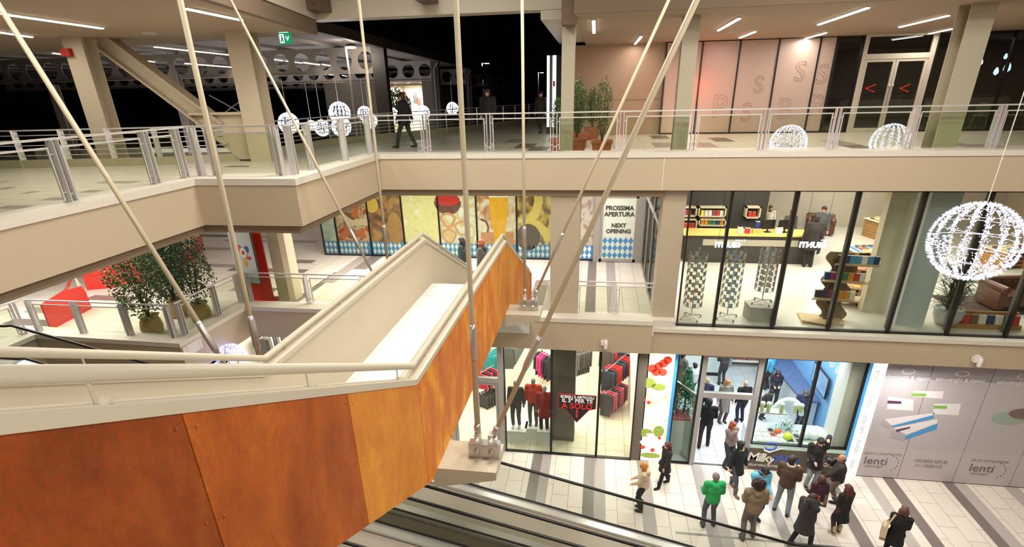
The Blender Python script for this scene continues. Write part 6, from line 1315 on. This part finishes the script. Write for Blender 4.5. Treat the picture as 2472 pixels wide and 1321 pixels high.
# ================================================================ globes of white bulbs
def bulbm(name, c, s):
    m = emis(name, c, s)
    try: m.cycles.emission_sampling = 'NONE'
    except Exception: pass
    return m
BLB = bulbm('bulb_white', (230, 230, 255), 2.4); BLBF = bulbm('bulb_far_white', (236, 238, 255), 6.0); BLB2 = bulbm('bulb_violet', (150, 150, 255), 4.0); WIRE = mat('globe_wire', (196, 190, 206), .4)
def globe_mesh(R, nb, bulb, bm_, rim=True, seed=1, dome=False):
    r = random.Random(seed); w_ = MB(); b = MB(); tmax = PI*.62 if dome else PI; zmin = math.cos(tmax)
    for k in range(16):
        a = k*PI/8; w_.tube([(R*math.sin(t_)*math.cos(a), R*math.sin(t_)*math.sin(a), R*math.cos(t_)) for t_ in [tmax*j/14 for j in range(15)]], .004, 4, False)
    for z in [q_ for q_ in (-.75, -.4, 0, .4, .75) if q_ > zmin]: rr = R*math.sqrt(1-z*z); w_.tube([(rr*math.cos(a), rr*math.sin(a), R*z) for a in [2*PI*j/24 for j in range(25)]], .005, 4, False)
    for i in range(nb):
        k = r.randrange(16); a = k*PI/8+r.gauss(0, .05); ct = r.uniform(zmin, 1); st = math.sqrt(1-ct*ct); d = Vector((st*math.cos(a), st*math.sin(a), ct)); d2 = (d+Vector((r.gauss(0,.5), r.gauss(0,.5), r.gauss(0,.5)))*.5).normalized(); p = d*R; e = p+d2*bulb*2.2; s_ = d2.cross(Vector((.3,.5,.8))).normalized()*bulb*.5; u_ = d2.cross(s_).normalized()*bulb*.5
        b.add([p-s_, p-u_, p+s_, p+u_, e], [(0,1,4),(1,2,4),(2,3,4),(3,0,4),(3,2,1,0)])
    return w_, b, bm_
_gl = {}
def globe(c, R, label, key='std', top=None, e=8, nb=1500, bulb=.017, bm_=None, group='globes of white bulbs'):
    if (key, R) not in _gl:
        t = thing('light_globe', label, 'light globe', c, 0, group); w_, b, mm = globe_mesh(R, nb, bulb, bm_ or BLB, seed=len(_gl)+3, dome=(key == 'floor')); w_.build('wire_frame', WIRE, t, fix=False); o = b.build('bulbs', mm, t, fix=False); o['kind'] = 'stuff'; _gl[(key, R)] = t
    else: t = copy_tree(_gl[(key, R)]); t.location = c; t['label'] = label; t['group'] = group
    if e: point('globe_lamp', tuple(c), e, (.90,.92,1), R*.8)
    if top: tag(MB().tube([(c[0], c[1], c[2]+R+.005), (c[0], c[1], top)], .006, 5).build('hanging_cable', mat('cable_white', (220,214,200), .5)), 'thin cable holding the '+label.replace('globe of white bulbs ', 'globe ')[:60], 'cable')
    return t
c = ray(2352, 583)*8.0; globe(c, .55, 'big globe of white bulbs hanging in front of the bookshop', 'big', top=3.3, e=14, nb=2300, bulb=.0165)
FX = lambda px, py, d_: ray(px, py)*d_
for px, yy, l in ((1903, 16.2, 'left of the two domes of white bulbs standing on the upper floor'), (2148, 16.2, 'right of the two domes of white bulbs standing on the upper floor')):
    globe(Vector((ony(px, 345, yy).x, yy, L2+.19)), .44, l, 'floor', e=5, nb=1500, bulb=.013)
TG_ = [(697,298,22,205,'hanging leftmost beyond the fence'),(820,273,23,205,'hanging highest in the middle of the group'),(824,306,21,215,'hanging just under the highest middle one'),(778,309,17,215,'small, left of the middle pair'),(880,274,15,205,'hanging left of the brown post'),(893,292,16,210,'low, beside the brown post'),(945,280,17,200,'hanging right of the brown post'),(1020,273,16,200,'hanging right of the walking man'),(1092,262,13,200,'farthest right of the group'),(752,303,11,215,'tiny one between the leftmost and the middle')]
for k, (px, py, r_, ty, l) in enumerate(TG_):
    d_ = 35.0 if (px, py) in ((824,306),(893,292)) else 31.0; c = FX(px, py, d_); tz = ray(px-4, ty)*d_; sc_ = r_*d_/FPX/.5; g_ = globe(c, .5, 'globe of white bulbs '+l, 'far', e=0, nb=800, bulb=.032, bm_=BLBF); g_.scale = (sc_, sc_, sc_)
    tag(MB().tube([(c[0], c[1], c[2]+.5*sc_+.01), (c[0], c[1], tz.z+.3)], .012, 5).build('hanging_cable', mat('cable_white', (220,214,200), .5)), 'thin cable holding the globe '+l, 'cable')
point('globe_group_lamp', tuple(FX(820, 285, 30)), 60, (.9,.9,1), .8)
q = FX(558, 866, 15.2); globe(q, .38, 'bluish violet globe of bulbs glimpsed under the left balcony', 'violet', e=5, nb=700, bulb=.03, bm_=BLB2)
# ================================================================ canopy, terrace and night beyond
RS = mat('canopy_grey', (150, 142, 136), .6, var=.05); RSD = mat('canopy_sheet', (120, 112, 112), .7, var=.08, scale=2); GUT = mat('gutter_brown', (78, 68, 60), .6)
def cell_beam(x0, x1, y, zb, label, hole=.37, pitch=1.02, h=1.0):
    t = thing('cellular_beam', label, 'beam', (0, y, zb), 0, 'cellular beams of the terrace canopy'); b = MB(); n = int((x1-x0)/pitch); s_ = x1-n*pitch
    b.box(x0, s_, -.015, .015, 0, h) if s_-x0 > .02 else None
    N_ = 16
    for i in range(n):
        cx = s_+(i+.5)*pitch; cz = h/2; out = []; inn = []
        for k in range(N_):
            a = 2*PI*(k+.5)/N_; ca, sa = math.cos(a), math.sin(a); q_ = min((pitch/2)/max(1e-6, abs(ca)), (h/2)/max(1e-6, abs(sa))); out.append((cx+ca*q_, cz+sa*q_)); inn.append((cx+ca*hole, cz+sa*hole))
        if i == n-1 and 0: pass
        for yy in (-.015, .015):
            o = len(b.v); b.v += [(p[0], yy, p[1]) for p in out]+[(p[0], yy, p[1]) for p in inn]
            for k in range(N_): b.f.append((o+k, o+(k+1) % N_, o+N_+(k+1) % N_, o+N_+k)); b.mi.append(0)
            for sx in (-1, 1):
                for sz in (-1, 1):   # corner triangles
                    cnr = (cx+sx*pitch/2, cz+sz*h/2); a0 = [p for p in out if abs(p[0]-cnr[0]) < 1e-4]; a1 = [p for p in out if abs(p[1]-cnr[1]) < 1e-4]
                    if a0 and a1:
                        pa_ = min(a0, key=lambda p: abs(p[1]-cnr[1])); pb_ = min(a1, key=lambda p: abs(p[0]-cnr[0])); b.add([(cnr[0], yy, cnr[1]), (pa_[0], yy, pa_[1]), (pb_[0], yy, pb_[1])], [(0,1,2)])
        o = len(b.v)
        for yy in (-.015, .015): b.v += [(p[0], yy, p[1]) for p in inn]
        for k in range(N_): b.f.append((o+k, o+(k+1) % N_, o+N_+(k+1) % N_, o+N_+k)); b.mi.append(0)
    b.build('web', RS, t, fix=False); MB().box(x0, x1, -.12, .12, -.03, 0).build('flange', RS, t); MB().box(x0, x1, -.12, .12, h, h+.03).build('flange', RS, t)
    return t
for k, (y, zb, x0) in enumerate(((26, .92, -36), (35, .76, -40), (44, .60, -34), (53, .48, -28), (62, .40, -20))):
    cell_beam(x0, -10, y, zb, 'grey canopy beam pierced by round holes, %s from the atrium' % ['first','second','third','fourth','last'][k])
    zb += 1.05; t = thing('canopy_post', 'dark canopy post at the terrace edge, %s from the atrium' % ['first','second','third','fourth','last'][k], 'post', (-9.85, y, -6)); w_ = .3 if k == 0 else .22
    MB().box(-w_, w_, -.2, -.17, 0, 6+zb).box(-w_, w_, .17, .2, 0, 6+zb).box(-.02, .02, -.17, .17, 0, 6+zb).build('shaft', DARKM, t)
    if k: MB().tube([(.0,-.3,0),(0,-.3,6+zb-.5),(.25,-.3,6+zb-.15)], .045, 8).build('downpipe', mat('downpipe_grey', (150,146,140), .5), t)
t = thing('terrace_canopy', 'long grey canopy roof sloping away beyond the upper terrace', 'canopy', (0, 0, 0))
rz = lambda y: 2.30-.0155*(y-18.5)
def slope(mb, x0, x1, y0, y1, o0, o1): return mb.add([(x0,y0,rz(y0)+o0),(x1,y0,rz(y0)+o0),(x1,y1,rz(y1)+o0),(x0,y1,rz(y1)+o0),(x0,y0,rz(y0)+o1),(x1,y0,rz(y0)+o1),(x1,y1,rz(y1)+o1),(x0,y1,rz(y1)+o1)], [(0,1,2,3),(7,6,5,4),(0,4,5,1),(1,5,6,2),(2,6,7,3),(3,7,4,0)])
slope(MB(), -44, -9.6, 17.2, 66, -.1, .0).build('roof_sheet', RSD, t); slope(MB(), -9.75, -9.45, 17.2, 66, -.32, .05).build('gutter', GUT, t)
for k in range(12): slope(MB(), -12-k*2.6-.06, -12-k*2.6+.06, 17.2, 64, -.22, -.1).build('purlin', RS, t)
for (a, b, e) in [((128,128),(180,134),0),((218,136),(236,138),0),((296,142),(372,149),0),((366,112),(568,134),30),((447,153),(570,163),20),((660,143),(682,146),0),((690,147),(728,152),0),((733,151),(770,156),0),((778,155),(797,158),0),((759,176),(786,180),0),((790,179),(804,181),0),((827,182),(838,184),0)]:
    bar(a, b, 1.6 if a[1] < 150 else 1.3, 'white light bar under the terrace canopy near column %d of the picture' % 0 if 0 else 'white light bar under the terrace canopy', 'light bars under the terrace canopy', e)
for px, py, y in ((375,185,25.6),(645,195,25.6),(806,192,34.6)): q = ony(px, py, y); point('beam_uplight', (q.x, y-.3, q.z-.1), 6, (1,.85,.5), .1)
area('canopy_light', (-18, 30, -2.5), 10, 500, (1,.95,.88), rot=(PI,0,0), sy=14)
struct(MB().box(-90, 60, 19.5, 200, -6.2, -6.0).build('floor', mat('night_ground', (36,36,38), .9)))
# far lit shop
xa_, xb2 = ony(925, 230, 42).x, ony(1020, 230, 42).x; x00 = ony(785, 230, 42).x; x11 = ony(1046, 230, 42).x
t = thing('lit_shop_building', 'small building with a brightly lit shop front beyond the terrace', 'building', (0, 42, -6)); zt_ = ony(980, 199, 42).z+6
TNW = mat('far_wall_tan', (150,138,124), .8)
MB().box(x00, xa_, 0, 6, 0, zt_+.4).build('wall', TNW, t); MB().box(xb2, x11, 0, 6, 0, zt_+.4).build('wall', TNW, t); MB().box(xa_, xb2, 5, 5.1, 0, zt_).build('inner_wall', WHITE, t); MB().box(xa_, xb2, 0, 5, zt_, zt_+.2).build('ceiling_slab', WHITE, t)
t2 = MB().box(xa_, xb2, -.01, .01, 0, zt_).build('shop_window', SGLASS, t)
rr = random.Random(4)
for k in range(9):
    x = xa_+.2+k*(xb2-xa_-.5)/9; c = [(236,230,220),(226,120,70),(30,28,30),(240,236,228),(60,56,56),(214,60,50),(236,226,190),(40,60,50),(230,200,160)][k]; z = zt_-rr.uniform(.8,2.2); MB().box(x, x+.32, 3.0, 3.05, z-.6, z+.3).build('picture', mat('far_pic_%d' % k, c, .6, var=.3, emit=.3), t)
area('far_shop_light', ((xa_+xb2)/2, 44.2, zt_-6.3), 2.8, 1500, (1,.95,.88), sy=3.5)
q = ony(958, 250, 36); t = thing('terrace_shrub', 'dark leafy shrub silhouetted before the far lit shop', 'shrub', (q.x, 36, q.z-1)); shrub(MB(), (0,0,1.1), .85, .6, .8, 1300, 33, .13).build('foliage', LF, t, fix=False); MB().cap((0,0,-1.2), .06, (0,0,1), .03, 8).build('stem', BK, t)
# lamp posts
for k, (px, py, d_, arm, l) in enumerate(((834,110,23,.30,'nearest lamp post, rising beside the hanging globes'),(1163,152,70,.9,'second lamp post beyond the canopy'),(1299,175,105,1.0,'third lamp post in the night distance'),(1327,188,130,.9,'faint farthest lamp post beside the totem'))):
    q = ray(px, py)*d_; t = thing('lamp_post', l, 'lamp post', (q.x, q.y, -6)); H_ = q.z+6; rr_ = .055 if k == 0 else .12; hs_ = .8 if k == 0 else 1.1
    MB().tube([(0,0,0),(0,0,H_)], [rr_*1.2, rr_*.8], 8).build('pole', mat('pole_grey', (190,184,172), .5), t); MB().tube([(0,0,H_-.05),(arm*.5,0,H_)], .04, 6).build('arm', mat('pole_grey', (190,184,172), .5), t)
    MB().lathe([(.0,-.06),(.28*hs_,-.05),(.3*hs_,.0),(.1,.06)], 14, (arm*.75,0,H_)).build('lamp_head', DARKM, t); MB().lathe([(.0,-.12),(.26*hs_,-.11),(.27*hs_,-.06),(0,-.06)], 14, (arm*.75,0,H_)).build('lamp_glass', emis('street_lamp', (255,244,220), 22), t)
    point('street_lamp_light', (q.x+arm*.75, q.y-.1, q.z-.35), 90 if k == 0 else 150, (1,.9,.75), .2)
# thin bracing rods in the dark gap left of the second cream column
t = thing('cross_bracing', 'thin crossed bracing rods in the dark gap left of the cream column', 'bracing', (0, 0, 0)); a1 = ony(505, 230, 24); a2 = ony(612, 288, 24); b1_ = ony(605, 225, 24); b2_ = ony(518, 290, 24)
MB().tube([a1, a2], .025, 5).build('rod', mat('brace_grey', (120,116,112), .5), t); MB().tube([b1_, b2_], .025, 5).build('rod', mat('brace_grey', (120,116,112), .5), t)
for k, (p0_, p1_) in enumerate((((425,190),(455,300)),((130,215),(165,325)))):
    a = ony(p0_[0], p0_[1], 25.5); b = ony(p1_[0], p1_[1], 25.5); t = thing('canopy_post', ['slim grey canopy post between the braces and the sloping beam','dark canopy post in the night at far left'][k], 'post', (a.x, 25.5, -6)); MB().box(-.2,.2,-.15,-.12,0,6+a.z+.2).box(-.2,.2,.12,.15,0,6+a.z+.2).box(-.02,.02,-.12,.12,0,6+a.z+.2).build('shaft', RS, t)
# ================================================================ bake the remeshed bodies and clothes
for o, vox, sm in REM:
    md = o.modifiers.new('remesh', 'REMESH'); md.mode = 'VOXEL'; md.voxel_size = vox; md.use_smooth_shade = True
    if sm: s2 = o.modifiers.new('smooth', 'SMOOTH'); s2.iterations = sm; s2.factor = .5
bpy.context.view_layer.update()
_dg = bpy.context.evaluated_depsgraph_get(); _dg.update()
_new = []
for o, vox, sm in REM:
    ev = o.evaluated_get(_dg); me = bpy.data.meshes.new_from_object(ev); me.name = o.name; _new.append((o, me))
for o, me in _new:
    mats = [m for m in o.data.materials]; old = o.data; o.modifiers.clear()
    me.materials.clear()
    for m in mats: me.materials.append(m)
    me.polygons.foreach_set('use_smooth', [True]*len(me.polygons)); o.data = me; bpy.data.meshes.remove(old)
